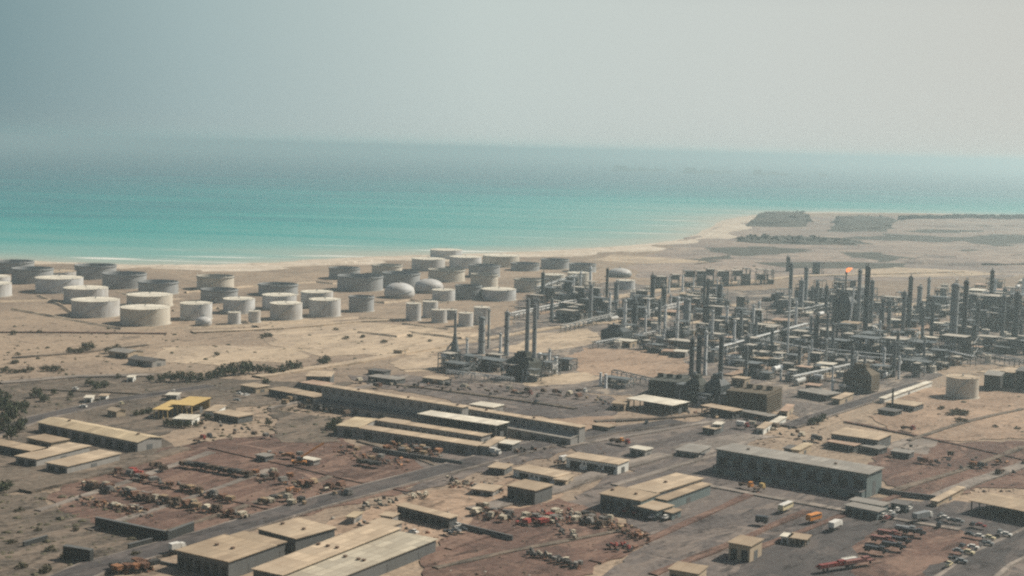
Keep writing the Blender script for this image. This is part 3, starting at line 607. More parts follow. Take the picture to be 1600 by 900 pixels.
bld('dark store on the sandy lot below the bright low building', (1372, 640), (1398, 644), (1402, 640), 2.6, 'wdark', 'droof', name='low_store', cat='store', doors=2)
bld('white low shed by the diagonal road, upper of two', (1207, 658), (1213, 661), (1228, 652), 3.4, 'wwhite', 'wroof', name='small_shed', cat='shed', doors=1)
bld('white low shed by the diagonal road, lower of two', (1186, 667), (1193, 670), (1206, 661), 3.4, 'wwhite', 'tan2', name='small_shed', cat='shed', doors=1)
bld('sandy-roofed store by the diagonal road', (1304, 621), (1312, 624), (1333, 615), 3.6, 'wtan', 'tan2', name='small_shed', cat='shed', doors=1)
bld('tan store between brown cooling tower and brown furnace', (1222, 640), (1230, 643), (1240, 633), 4, 'wtan', 'proof', name='small_shed', cat='shed', doors=1)
bld('long low grey shed left of the brown furnace', (1246, 610), (1290, 618), (1300, 612), 4, 'wdark', 'groof', name='low_store', cat='store', doors=5)
bld('black-fronted block behind the lone cream tank', (1540, 584), (1563, 588), (1570, 581), 10, 'open_', 'groof', name='switch_house', cat='building', doors=2, windows=2)
bld('pale block behind the lone cream tank', (1566, 580), (1584, 583), (1592, 576), 10, 'wgrey', 'tan2', name='switch_house', cat='building', doors=1, windows=3)
bld('black block at the right edge above the sandy lot', (1591, 577), (1625, 583), (1634, 576), 13, 'open_', 'droof', name='switch_house', cat='building', doors=2)
bld('pale low hangar-like store between hall and blank ground', (1060, 702), (1090, 708), (1110, 698), 2.8, 'wgrey', 'groof', name='low_store', cat='store', doors=3)
bld('low hut by the brown tank cars near the white office', (984, 700), (1008, 704), (1016, 700), 4, 'wgrey', 'wroof', name='hut', cat='hut', doors=2)
bld('small pale store at the crossing by the long hall', (780, 691), (800, 695), (812, 690), 4, 'wdark', 'wroof', name='hut', cat='hut', doors=2)
bld('low pale hut in sand behind the dark-walled narrow shed', (766, 729), (788, 733), (800, 726), 3, 'wdark', 'tan2', name='hut', cat='hut', doors=2)
bld('low tan hut west of the dark-fronted store', (740, 762), (770, 768), (784, 760), 2.6, 'wgrey', 'tan2', name='hut', cat='hut', doors=2)
bld('pale flat store in the sandy yard above the long sheds', (577, 817), (610, 823), (622, 815), 3.6, 'wgrey', 'tan2', name='hut', cat='hut', doors=2)
bld('tan hut right of another hut above the long sheds', (596, 805), (612, 808), (622, 803), 3.4, 'wgrey', 'tan2', name='hut', cat='hut', doors=1)
bld('tan canopy at the far corner of the sandy yard', (545, 806), (553, 809), (566, 801), 3, 'wgrey', 'yroof', name='hut', cat='hut')
bld('pale low shed in the brown yard near the orange crane', (470, 716), (490, 720), (496, 717), 2.5, 'wgrey', 'wroof', name='small_shed', cat='shed')
bld('dark low shed at the western edge of the brown yard', (400, 711), (415, 714), (422, 710), 2.8, 'wdark', 'groof', name='small_shed', cat='shed', doors=1)
bld('low bungalow hidden in scrub left of the sand field', (170, 548), (200, 552), (212, 547), 4, 'wtan', 'groof', 'gable', 1.2, name='bungalow', cat='house', doors=1, windows=3)
bld('low dark bungalow in front of the scrub bungalow', (200, 560), (238, 565), (246, 560), 4, 'wgrey', 'droof', 'gable', 1.2, name='bungalow', cat='house', doors=1, windows=3)
bld('small white hut by the scrub left of the tree belt', (201, 588), (208, 590), (212, 587), 3, 'wwhite', 'wroof', name='hut', cat='hut', doors=1)
bld('small white hut by the dark road, left of two', (134, 620), (143, 622), (147, 618), 3, 'wwhite', 'wroof', name='hut', cat='hut', doors=1)
bld('small pale hut by the dark road, right of two', (158, 617), (166, 619), (170, 616), 3, 'wwhite', 'tan2', name='hut', cat='hut', doors=1)
bld('low pale house between dark road and yellow sheds', (168, 640), (182, 643), (188, 639), 3.4, 'wtan', 'tan2', 'gable', 1, name='bungalow', cat='house', windows=2)
bld('pale cabin by the belt of trees near the yellow sheds', (262, 616), (276, 618), (282, 614), 3.2, 'wgrey', 'wroof', name='bungalow', cat='house', windows=2)
bld('low sandy store at the end of the belt of trees', (376, 602), (400, 606), (410, 601), 3.6, 'wtan', 'tan2', name='low_store', cat='store', windows=2)
bld('white low store east of the yellow sheds', (325, 640), (336, 643), (352, 634), 3, 'wwhite', 'tan2', name='low_store', cat='store')
bld('dark-fronted tan store right of the hedge', (334, 645), (372, 652), (386, 646), 3.6, 'wdark', 'tan2', name='low_store', cat='store', doors=4)
bld('tan store in the middle of the sandy flat', (618, 546), (628, 548), (638, 544), 3.2, 'wtan', 'tan2', name='low_store', cat='store')
bld('long thin dark store on the sandy flat', (575, 578), (600, 581), (604, 578), 3, 'wdark', 'droof', name='low_store', cat='store', doors=3)
bld('bright shed between the conical furnace and the hall', (660, 590), (690, 594), (700, 590), 3, 'wgrey', 'tan2', name='low_store', cat='store', doors=3)
bld('low dark stores behind the machine hall', (575, 588), (618, 594), (626, 590), 3.4, 'wdark', 'groof', name='low_store', cat='store', doors=5)
bld('pale-roofed stores behind the middle of the machine hall', (735, 632), (770, 637), (780, 632), 4, 'wgrey', 'wroof', name='low_store', cat='store', doors=3)
bld('low tan stores right of the machine hall end', (925, 664), (950, 668), (956, 664), 3, 'wdark', 'tan', name='low_store', cat='store', doors=3)
bld('tan cabin with flat roof out on the open yard', (1098, 668), (1116, 671), (1122, 668), 3.4, 'wdark', 'tan2', name='cabin', cat='cabin', doors=2)
bld('tall tan cabin beside the flat cabin on the open yard', (1116, 662), (1125, 664), (1131, 660), 5, 'wdark', 'wroof', name='cabin', cat='cabin', doors=1)
bld('bright shed on the brown ground at the lot corner', (1458, 781), (1464, 784), (1506, 762), 2.6, 'wtan', 'tan2', name='narrow_shed', cat='shed')
bld('low grey store by the pale hardstand', (1392, 705), (1420, 709), (1428, 705), 3.2, 'wdark', 'groof', name='low_store', cat='store', doors=3)

# ------------------------------------------------------------------ refinery units
def loc_up(px, py): return at(px, py)
def up_px(px, py, h_px): return h_px * mpp(at(px, py))
def tower(px, yb, yt, wpx, mat, base, name='column', cat='column', plats=3, taper=1.0, group='refinery columns and stacks', cap=True, skirt=True):
    p = at(px, yb); k = mpp(p); H = (yb - yt) * k; R = max(wpx * k / 2 * (1.25 if mat in ('steel', 'steel2', 'grey') else 1.05), .6)
    t = thing(name, base, cat, (p.x, p.y, 0), R_.uniform(-2.4, -1.0), group)
    r2 = R * taper
    pr = [(R * (1.25 if skirt else 1), -.2), (R * (1.2 if skirt else 1), H * .06), (R, H * .09), (r2, H * .97)]
    if cap: pr += [(r2 * .85, H * .99), (r2 * .45, H)]
    else: pr += [(r2 * 1.08, H * .975), (r2 * 1.08, H), (r2 * .8, H)]
    one('shell', W[mat], t, lambda m: m.lathe(0, 0, pr, 16), True)
    for q in range(plats):
        z = H * (.35 + .6 * q / max(plats - 1, 1)) if plats > 1 else H * .85
        def pl(m):
            n = 10; a0 = R_.uniform(0, 6)
            i = len(m.v); rr_ = r2 + max(.9, R * .35)
            m.lathe(0, 0, [(R * .98, z), (rr_, z), (rr_, z + .14), (R * .98, z + .14)], 14, False, False)
            m.lathe(0, 0, [(rr_ - .06, z + .9), (rr_, z + .9), (rr_, z + 1.05), (rr_ - .06, z + 1.05)], 14, False, False)
        one('platform', W['steel2'], t, pl)
    def ld(m):
        x = R + .35
        m.tube([(x, -.22, .2), (x, -.22, H * .95)], .06, 4); m.tube([(x, .22, .2), (x, .22, H * .95)], .06, 4)
        for q in range(int(H / 2)): m.box(x, 0, 1 + q * 2, .06, .44, .08)
    one('ladder', W['steel2'], t, ld)
    if cap and plats: one('overhead_pipe', W['pipe' if mat != 'steel' else 'steel2'], t, lambda m: m.tube([(0, 0, H * .98), (0, 0, H + R * .8), (-R * 1.1, 0, H + R * 1.1), (-R * 1.5, 0, H + R * .4), (-R * 1.5, 0, H * .12)], max(.18, R * .16), 6))
    return t

def frame_block(px, yb, wpx, hpx, dm, mat, base, levels=3, vessels=5, clad=.0, group='steel-framed process units', name='process_unit', rz=None, cat='process unit', stairs=True):
    """open steel structure of several decks carrying vessels and pipes"""
    p = at(px, yb); k = mpp(p); w = wpx * k; H = hpx * k
    d = Vector((p.x, p.y, 0)).normalized()
    t = thing(name, base, cat, (p.x + d.x * dm * .4, p.y + d.y * dm * .4, 0), GA if rz is None else rz, group)
    if rz is None: w *= 1.08
    nx = max(2, int(w / 6) + 1); ny = max(2, int(dm / 6) + 1); fm = MB()
    xs = [-w / 2 + w * q / (nx - 1) for q in range(nx)]; ys = [-dm / 2 + dm * q / (ny - 1) for q in range(ny)]
    for x in xs:
        for y in ys: fm.box(x, y, -.2, .45, .45, H + .2 - (R_.uniform(0, H * .25) if R_.random() < .4 else 0))
    for lv in range(1, levels + 1):
        z = H * lv / levels
        for y in ys: fm.box(0, y, z - .45, w, .22, .4)
        for x in xs: fm.box(x, 0, z - .47, .22, dm, .4)
    for q in range(nx - 1):          # bracing on the near face
        z0 = 0; z1 = H / levels
        fm.tube([(xs[q], -dm / 2, z0), (xs[q + 1], -dm / 2, z1)], .12, 4)
    fm.build('frame', W[mat], t)
    for lv in range(1, levels + 1):
        z = H * lv / levels; wl = w * R_.uniform(.7, 1.0); dl = dm * R_.uniform(.7, 1.0)
        one('deck', W['steel2'] if R_.random() < .5 else W['conc'], t, lambda m: m.box((w - wl) / 2 * R_.choice((-1, 1)), 0, z - .04, wl, dl, .12))
    for q in range(vessels):
        lv = R_.randint(0, levels - 1); z = H * lv / levels + .1; hh = H / levels * R_.uniform(.5, 1.0)
        x = R_.uniform(-.42, .42) * w; y = R_.uniform(-.45, .2) * dm; col = W[R_.choice(('alu', 'steel2', 'pipe', 'steel', 'grey', 'rust'))]
        if R_.random() < .55:
            r = R_.uniform(.7, 1.7)
            one('vessel', col, t, lambda m: m.lathe(x, y, [(r * .6, z), (r, z + .4), (r, z + hh), (r * .5, z + hh + r * .4)], 12), True)
        else:
            r = R_.uniform(.7, 1.4); l = R_.uniform(2, min(5, w * .45))
            one('vessel', col, t, lambda m: (m.tube([(x - l, y, z + r + .6), (x - l * .95, y, z + r + .6), (x + l * .95, y, z + r + .6), (x + l, y, z + r + .6)], r, 10), m.box(x - l * .6, y, z, .5, r * 1.4, .9), m.box(x + l * .6, y, z, .5, r * 1.4, .9)), False)
    for q in range(max(2, vessels // 2)):
        x = R_.uniform(-.5, .5) * w; y = -dm / 2 - .3 + R_.uniform(0, .4); z = H * R_.uniform(.3, .95); l = R_.uniform(.2, .6) * w
        one('pipe', W[R_.choice(('pipe', 'alu', 'steel2'))], t, lambda m: m.tube([(x, y, .3), (x, y, z), (max(-w / 2, x - l), y, z + .05), (max(-w / 2, x - l), dm * .3, z + .05)], .22, 6))
    if clad:
        for q in range(nx - 1):
            for lv in range(levels):
                if R_.random() < clad:
                    one('cladding_panel', W[R_.choice((mat, mat, 'wdark'))], t, lambda m: m.box((xs[q] + xs[q + 1]) / 2, -dm / 2 - .3, H * lv / levels + .05, xs[q + 1] - xs[q] - .1, .12, H / levels - .6))
    if stairs:
        def stf(m):
            for lv in range(levels):
                z0 = H * lv / levels; z1 = H * (lv + 1) / levels; sg = 1 if lv % 2 else -1
                m.tube([(w / 2 + .8, -sg * dm * .3, z0), (w / 2 + .8, sg * dm * .3, z1)], .3, 4)
        one('stairway', W['steel2'], t, stf)
    return t

def pipe_rack(p0, p1, h, base, n=5, mat='steel2', group='pipe racks'):
    a, b = at(*p0), at(*p1); L = (b - a).length; ang = math.atan2((b - a).y, (b - a).x)
    t = thing('pipe_rack', base, 'pipe rack', (a.x, a.y, 0), ang, group); k = max(2, int(L / 9) + 1)
    def fr(m):
        for q in range(k):
            x = L * q / (k - 1)
            for y in (-2.4, 2.4): m.box(x, y, -.2, .4, .4, h + .2)
            m.box(x, 0, h - .5, .35, 5.2, .45); m.box(x, 0, h * .62, .3, 5.2, .35)
    one('frame', W[mat], t, fr)
    for q in range(n):
        y = -2 + 4 * q / (n - 1); r = R_.uniform(.16, .34); z = (h if q % 3 else h * .62 + .35) + r
        one('pipe', W[R_.choice(('pipe', 'alu', 'alu', 'steel2'))], t, lambda m: m.tube([(-1, y, z), (L + 1, y, z)], r, 7))
    return t

def cooler(px, py, wpx, lpx_m, h, base, top='wroof', group='fin-fan cooler banks'):
    p = at(px, py); k = mpp(p); w = wpx * k
    t = thing('cooler_bank', base, 'cooler bank', (p.x, p.y, 0), GA, group); l = lpx_m
    def lg(m):
        for x in (-w / 2 + .3, 0, w / 2 - .3):
            for y in (-l / 2 + .3, l / 2 - .3): m.box(x, y, -.2, .4, .4, h + .2)
    one('leg', W['steel'], t, lg)
    one('bank', W['steel2'], t, lambda m: m.box(0, 0, h, w, l, 1.0)); one('pump_skid', W[R_.choice(('steel', 'steel', 'steel2', 'rust'))], t, lambda m: (m.box(-w * .1, 0, -.1, w * .72, l * .75, h * .75 + .1), m.box(w * .36, 0, -.1, w * .16, l * .5, h * .9)))
    one('top', W[top], t, lambda m: m.box(0, 0, h + 1.003, w + .4, l + .4, .25))
    for q in range(2): one('fan_ring', W['steel'], t, lambda m: m.lathe((q - .5) * w * .45, 0, [(min(w, l) * .22, h - .9), (min(w, l) * .22, h - .01)], 12, True, False))
    return t

def drum(px, py, lm, r, base, mat='alu', rz=None, group='horizontal pressure drums'):
    p = at(px, py); t = thing('pressure_drum', base, 'drum', (p.x, p.y, 0), GA + (rz or 0), group); z = r + 1.2
    one('shell', W[mat], t, lambda m: m.tube([(-lm / 2 - r * .45, 0, z), (-lm / 2 - r * .42, 0, z), (-lm / 2, 0, z), (lm / 2, 0, z), (lm / 2 + r * .42, 0, z), (lm / 2 + r * .45, 0, z)], r, 14), True)
    for s in (-1, 1): one('saddle', W['conc'], t, lambda m: m.box(s * lm * .3, 0, -.2, .6, r * 1.6, 1.5 + r * .3))
    one('manway', W['steel2'], t, lambda m: m.lathe(0, 0, [(.5, z + r - .1), (.5, z + r + .7), (.7, z + r + .7), (.7, z + r + .9)], 10))
    return t

def cooling_tower(A, B, C, h, mat, base, fans):
    t = bld(base, A, B, C, h, mat, mat, name='cooling_tower', cat='cooling tower', end_doors=0, overhang=.25)
    L, w = t['_L'], t['_w']
    n = int(h / 1.5)
    for q in range(n):
        one('louvre', W[mat], t, lambda m: (m.box(L / 2, -.35, .6 + q * (h - 1) / n, L - .4, .7, .18), m.box(L + .35, w / 2, .6 + q * (h - 1) / n, .7, w - .4, .18)))
    for q in range(int(L / 5) + 1): one('post', W['steel'], t, lambda m: m.box(L * q / int(L / 5), -.8, -.2, .35, .35, h + .6))
    for q in range(fans):
        x = L * (q + .5) / fans; r = min(w, L / fans) * .36
        one('fan_stack', W[mat], t, lambda m: m.lathe(x, w / 2, [(r, h + .3), (r * .9, h + 1.5), (r * .98, h + 2.6), (r * .9, h + 2.6), (r * .82, h + 1.2)], 18, False, True))
    return t

# the furnace with twin stacks and its neighbours
def furnace(px, yb, wpx, hpx, dm, mat, base, stacks):
    p = at(px, yb); k = mpp(p); w = wpx * k; H = hpx * k; d = Vector((p.x, p.y, 0)).normalized() * dm * .45
    t = thing('furnace', base, 'furnace', (p.x + d.x, p.y + d.y, 0), GA, 'fired furnaces')
    def cs(m):
        m.box(0, 0, 1.8, w, dm, H * .62); m.box(0, 0, 1.8 + H * .62 - .01, w, dm, H * .22, 0, .45); m.box(0, 0, 1.8 + H * .84 - .02, w * .42, dm * .42, H * .16)
    one('casing', W[mat], t, cs)
    for x in (-.45, -.15, .15, .45):
        for y in (-.45, .45): one('leg', W['steel'], t, lambda m: m.box(x * w, y * dm, -.2, .5, .5, 2.1))
    for q in range(int(w / 3) + 1): one('stiffener', W['steel'], t, lambda m: m.box(-w / 2 + w * q / int(w / 3), -dm / 2 - .15, 1.8, .25, .3, H * .62))
    for z in (.25, .5): one('walkway', W['steel2'], t, lambda m: (m.box(0, -dm / 2 - .9, 1.8 + H * z, w + 1.5, 1.3, .15), m.box(0, -dm / 2 - 1.5, 2.8 + H * z, w + 1.5, .08, .1)))
    one('duct', W['steel2'], t, lambda m: m.tube([(-w * .3, -dm * .2, H * .7), (-w * .3, -dm * .2, H * .98), (w * .1, 0, H * 1.0)], w * .06, 8))
    for dx, top, r in stacks:
        one('stack', W['grey'], t, lambda m: m.lathe(dx * k, 0, [(r * 1.25, H * .9), (r, H * 1.1), (r * .88, top * k), (r * .7, top * k)], 14), True)
    return t
for a in [(700, 578, 22, 26, 9, 'steel2', 'grey open frame left of the conical furnace', 3, 6, .1), (735, 580, 26, 24, 9, 'steel2', 'grey open frame between conical furnace and thick grey column', 3, 7, .15), (775, 574, 24, 20, 9, 'steel', 'dark frame at the foot of the grey columns', 2, 7, .3),
          (798, 594, 20, 24, 8, 'steel', 'black frame before the hip-roofed furnace, left half', 3, 7, .35), (830, 597, 22, 20, 8, 'steel', 'black frame before the hip-roofed furnace, right half', 2, 7, .3), (848, 580, 18, 26, 8, 'steel2', 'grey frame at the right flank of the hip-roofed furnace', 3, 6, .2)]:
    frame_block(*a[:7], levels=a[7], vessels=a[8], clad=a[9])
for a in [(781, 568, 520, 4, 'alu', 'slim pale column behind the hip-roofed furnace'), (729, 570, 528, 3.6, 'alu', 'slim pale column right of the conical furnace'), (858, 582, 545, 3.6, 'alu', 'slim pale column at the right flank of the hip-roofed furnace'), (1012, 508, 466, 4, 'alu', 'pale column between the low dark furnace and the tall pale column'), (1038, 530, 476, 4, 'alu', 'pale column left of the tall pale column'), (1112, 540, 484, 4, 'alu', 'pale column right of the stout grey column'), (1146, 552, 500, 4, 'alu', 'pale column in the middle of the coolers'), (952, 500, 456, 3.6, 'alu', 'slim pale column beyond the low dark furnace'), (1176, 522, 476, 4, 'alu', 'pale column before the sandy strip')]:
    tower(*a[:5], a[5], plats=2)
furnace(818, 593, 44, 38, 14, 'cool2', 'dark hip-roofed furnace carrying two thin tall stacks', [(5, 126, 1.5), (19, 118, 1.5)])
furnace(1345, 614, 46, 40, 14, 'cool', 'dull brown furnace beside the diagonal road', [(-12, 52, 1.1), (4, 56, 1.0)])
furnace(963, 536, 40, 24, 14, 'steel', 'low dark furnace at the edge of the sand', [(-6, 30, 1.0)])
furnace(1320, 506, 30, 46, 16, 'steel', 'tallest black furnace block under the burning flare', [(-6, 60, 1.4)])
# conical hood stack
p = at(710, 574); k = mpp(p); t = thing('conical_furnace', 'grey conical furnace tapering to a thin stack', 'furnace', (p.x, p.y, 0), 0, 'fired furnaces')
one('drum', W['steel2'], t, lambda m: m.lathe(0, 0, [(7 * k, 3), (7 * k, 26 * k)], 20), True)
one('duct', W['pipe'], t, lambda m: m.tube([(-16 * k, 0, .1), (-16 * k, 0, 22 * k), (-11 * k, 0, 30 * k), (-3 * k, 0, 40 * k)], 1.6 * k, 8))
one('hood', W['steel2'], t, lambda m: m.lathe(0, 0, [(7 * k, 26 * k), (6.4 * k, 29 * k), (3.2 * k, 46 * k), (2.2 * k, 54 * k)], 20, False, False), True)
one('stack', W['grey'], t, lambda m: m.lathe(0, 0, [(2.2 * k, 54 * k), (1.9 * k, 86 * k), (1.4 * k, 86 * k)], 12), True)
one('platform', W['steel2'], t, lambda m: m.lathe(0, 0, [(7 * k, 26 * k), (9.5 * k, 26 * k), (9.5 * k, 26.4 * k), (7 * k, 26.4 * k)], 20, False, False))
for q in range(8): one('leg', W['steel'], t, lambda m: m.box(9 * k * math.cos(q * PI / 4), 9 * k * math.sin(q * PI / 4), -.2, .5, .5, 27 * k))

for a in [(752, 553, 494, 8, 'grey', 'thick grey column beside the conical furnace', 3), (763, 545, 482, 4, 'pipe', 'slim pale column behind the thick grey column', 2), (791, 556, 486, 6, 'grey', 'grey column left of the furnace with twin stacks', 3),
          (868, 585, 557, 6, 'alu', 'short pale column right of the furnace with twin stacks', 2), (975, 525, 468, 5.5, 'alu', 'pale column above the low dark furnace', 3), (991, 520, 471, 7, 'steel', 'dark stout column above the low dark furnace', 3),
          (1057, 543, 463, 4.6, 'alu', 'tall pale column in the centre of the refinery', 4), (1072, 524, 466, 9, 'grey', 'stout grey column behind the tall pale column', 3), (1080, 588, 528, 6, 'steel', 'black column, left of a close pair', 2), (1091, 586, 526, 6.5, 'steel', 'black column, right of a close pair', 2),
          (1101, 586, 516, 5.5, 'alu', 'pale column right of the black pair', 3), (1125, 598, 524, 6, 'steel', 'black column on its own above the cooling tower', 3), (1165, 596, 540, 4, 'steel2', 'thin dark column beside the pale-topped cooler', 1),
          (907, 452, 424, 3.2, 'alu', 'slim pale column over the far tanks, left of two', 1), (922, 450, 416, 4.2, 'alu', 'slim pale column over the far tanks, right of two', 1), (896, 456, 430, 2.6, 'alu', 'thinnest pale column over the far tanks', 1),
          (1045, 458, 433, 3.4, 'alu', 'slim pale stack before the boiler row, leftmost', 0), (1066, 459, 430, 3.6, 'alu', 'slim pale stack before the boiler row, after the leftmost', 0), (1083, 460, 434, 3, 'alu', 'slim pale stack mid boiler row', 0), (1099, 462, 433, 3, 'alu', 'slim pale stack right of the middle of the boiler row', 0), (1120, 462, 436, 3, 'alu', 'slim pale stack at the right end of the boiler row', 0),
          (1230, 556, 452, 3.2, 'alu', 'thin pale mast-like column standing alone', 2), (1231, 424, 401, 5, 'steel', 'lonely dark tower on the far plain', 1), (1340, 508, 420, 5, 'grey', 'grey column just right of the flame', 3), (1351, 536, 415, 6, 'steel', 'tallest dark column right of the flame', 5),
          (1360, 505, 437, 5, 'steel2', 'shorter dark column beside the tallest dark column', 3), (1419.5, 512, 431, 5.5, 'steel', 'tall dark column with a bulged head mid right', 4), (1410, 522, 455, 5, 'steel2', 'grey column left of the bulged dark column', 3), (1388, 520, 468, 5, 'steel2', 'grey column behind the lattice of pale vessels', 2),
          (1378, 512, 466, 4, 'steel', 'thin dark column behind the sphere', 2), (1488, 544, 442, 10, 'grey', 'thickest grey column of the right-hand unit', 4), (1504, 552, 437, 6, 'steel', 'dark column beside the thickest grey column', 5), (1546, 508, 421, 5, 'steel', 'dark column rising from the blue-black complex', 3),
          (1472, 473, 453, 4, 'steel', 'short dark stack on the far plain', 1), (1273, 545, 500, 5, 'steel2', 'dark short column left of the black furnace block', 2), (1300, 560, 505, 4, 'steel2', 'slim grey column right of the long dark bank', 2), (1243, 512, 470, 4, 'alu', 'pale column left of the long dark bank', 1),
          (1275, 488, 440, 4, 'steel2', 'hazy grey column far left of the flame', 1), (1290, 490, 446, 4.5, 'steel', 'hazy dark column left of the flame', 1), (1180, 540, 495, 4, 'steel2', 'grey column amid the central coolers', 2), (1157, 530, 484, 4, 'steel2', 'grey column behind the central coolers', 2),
          (1135, 520, 478, 4, 'alu', 'pale column behind the stout grey column', 2), (1205, 560, 512, 4, 'steel2', 'grey column in front of the pale mast', 2), (1030, 510, 470, 4, 'steel2', 'grey column between the two pale columns', 2), (1440, 540, 480, 4, 'steel2', 'grey column between the bulged and thickest columns', 2),
          (1455, 530, 470, 4, 'steel', 'dark column just left of the thickest grey column', 2), (1525, 540, 470, 5, 'steel', 'dark column in front of the blue-black complex', 3), (1565, 535, 460, 5, 'steel2', 'grey column right within the blue-black complex', 3), (1585, 548, 455, 6, 'steel', 'dark column near the right edge', 3),
          (938, 604, 582, 4.5, 'alu', 'short pale tower by the sand, left of two', 0), (946, 607, 584, 5, 'alu', 'short pale tower by the sand, right of two', 0), (1394, 640, 606, 2.4, 'steel', 'thin dark post on the sandy lot', 0), (1396, 590, 532, 4, 'steel2', 'grey column among pale vessels by the diagonal road', 2),
          (1330, 592, 540, 4, 'steel2', 'grey column behind the brown furnace', 2), (1290, 575, 530, 3.4, 'pipe', 'pale thin column left of the brown furnace', 1), (1248, 580, 540, 4, 'steel', 'dark short column behind the long dark bank front', 1)]:
    stk = a[6] == 0
    tower(*a[:5], a[5], plats=a[6], name='stack' if stk else 'column', cat='stack' if stk else 'column', cap=not stk, taper=.85 if stk else 1.0)

# flare with its flame
p = at(1321, 506); k = mpp(p); t = thing('flare_stack', 'thin flare stack with an orange flame on top', 'flare stack', (p.x, p.y + 6, 0))
Hf = 80 * k
one('stack', W['steel'], t, lambda m: m.lathe(0, 0, [(1.0, -.2), (.7, Hf * .5), (.6, Hf), (.45, Hf)], 12), True)
one('tip', W['steel2'], t, lambda m: m.lathe(0, 0, [(.61, Hf - 2), (.95, Hf - 1.8), (.95, Hf + .4), (.7, Hf + .4)], 12))
fmat = bpy.data.materials.new('flame'); fmat.use_nodes = True; fb = fmat.node_tree.nodes['Principled BSDF']
fb.inputs['Base Color'].default_value = (.8, .25, .08, 1); fb.inputs['Emission Color'].default_value = (1, .22, .06, 1); fb.inputs['Emission Strength'].default_value = 1.4
def flame(m):
    pts = [(0, 0, 0, .5), (.5, 0, .8, 1.3), (1.5, 0, 1.7, 1.8), (2.9, .2, 2.4, 1.5), (4.2, .3, 3.2, .8), (5.6, .3, 3.4, .15)]
    for q, (x, y, z, r) in enumerate(pts):
        for s in range(10):
            a = 2 * PI * s / 10; rr2 = r * (1 + .18 * math.sin(s * 3 + q))
            m.v.append((x - rr2 * math.sin(a) * .5, y + rr2 * math.cos(a), Hf + .3 + z + rr2 * math.sin(a) * .8))
    for q in range(len(pts) - 1):
        for s in range(10):
            a = q * 10 + s; b = q * 10 + (s + 1) % 10; m.f.append((a, b, b + 10, a + 10))
one('flame', fmat, t, flame, True)
# bent duct
p = at(1331, 512); k = mpp(p); t = thing('bent_duct', 'pale duct dropping steeply and bending outwards in a curve', 'duct', (p.x, p.y, 0), 0)
one('duct', W['alu'], t, lambda m: m.tube([(4 * k, 8, 64 * k), (2 * k, 7, 40 * k), (0, 6, 14 * k), (-3 * k, 4, 9 * k), (-10 * k, 0, 6 * k), (-20 * k, -10, 5 * k), (-26 * k, -18, 2)], 1.5 * k, 10), True)
for q, (x, y, z) in enumerate(((-10, 0, 5), (-20, -10, 4))): one('support', W['steel'], t, lambda m: m.box(x * k, y, -.2, .5, .5, z * k))
# sphere
def sphere(px, yb, dpx, mat, base):
    p = at(px, yb); k = mpp(p); r = dpx * k / 2; t = thing('sphere_tank', base, 'sphere tank', (p.x, p.y, 0), 0); z0 = r + 1.5
    one('shell', W[mat], t, lambda m: m.lathe(0, 0, [(max(.05, r * math.sin(a * PI / 14)), z0 - r * math.cos(a * PI / 14)) for a in range(15)], 24), True)
    for q in range(8): one('leg', W['steel2'], t, lambda m: m.box(r * .95 * math.cos(q * PI / 4), r * .95 * math.sin(q * PI / 4), -.2, .45, .45, z0 + .2))
    one('stairway', W['steel2'], t, lambda m: m.tube([((r + .5) * math.cos(-2.6 + q * .17), (r + .5) * math.sin(-2.6 + q * .17), z0 * q / 7) for q in range(8)], .25, 4))
sphere(1365, 526, 15, 'cream', 'pinkish pale sphere tank under the tall dark columns')
# cooling towers
cooling_tower((1019, 592), (1058, 598), (1078, 588), 10, 'cool2', 'dark timber cooling tower with fan stacks, beside furnaces', 3)
furnace(1088, 629, 26, 38, 12, 'cool2', 'dark furnace between the timber cooling towers, left one', [(-4, 46, 1.0)])
furnace(1120, 634, 28, 44, 12, 'steel', 'black furnace between the timber cooling towers, right one', [(5, 52, 1.1)])
frame_block(1070, 627, 22, 26, 10, 'steel', 'dark frame wedged beside the dark timber cooling tower', 3, 7, .5)
frame_block(1104, 636, 20, 20, 9, 'steel', 'dark frame between the two dark furnaces', 2, 6, .4)
frame_block(1136, 640, 16, 24, 9, 'steel', 'dark frame beside the brown cooling tower', 3, 6, .4)
cooling_tower((1144, 607), (1198, 617), (1222, 606), 12, 'cool', 'brown timber cooling tower, shorter one', 4)
# boiler row on the far side
for q, (x, w, h) in enumerate([(1030, 20, 20), (1054, 12, 22), (1075, 15, 27), (1093, 13, 26), (1108, 12, 28), (1128, 17, 24), (1150, 15, 24), (1165, 12, 26), (1187, 13, 24), (1202, 10, 22)]):
    frame_block(x, 452 - q * .9, w, h, 14, 'steel', 'dark boiler block with pale gaps in the far row', 3, 3, .55, 'boiler blocks in the far row', 'boiler_block', cat='boiler block', rz=R_.uniform(-.1, .1))
frame_block(1278, 428, 11, 18, 12, 'steel', 'lone dark block on the plain far left of the flame', 2, 2, .8, 'boiler blocks in the far row', 'boiler_block', cat='boiler block')
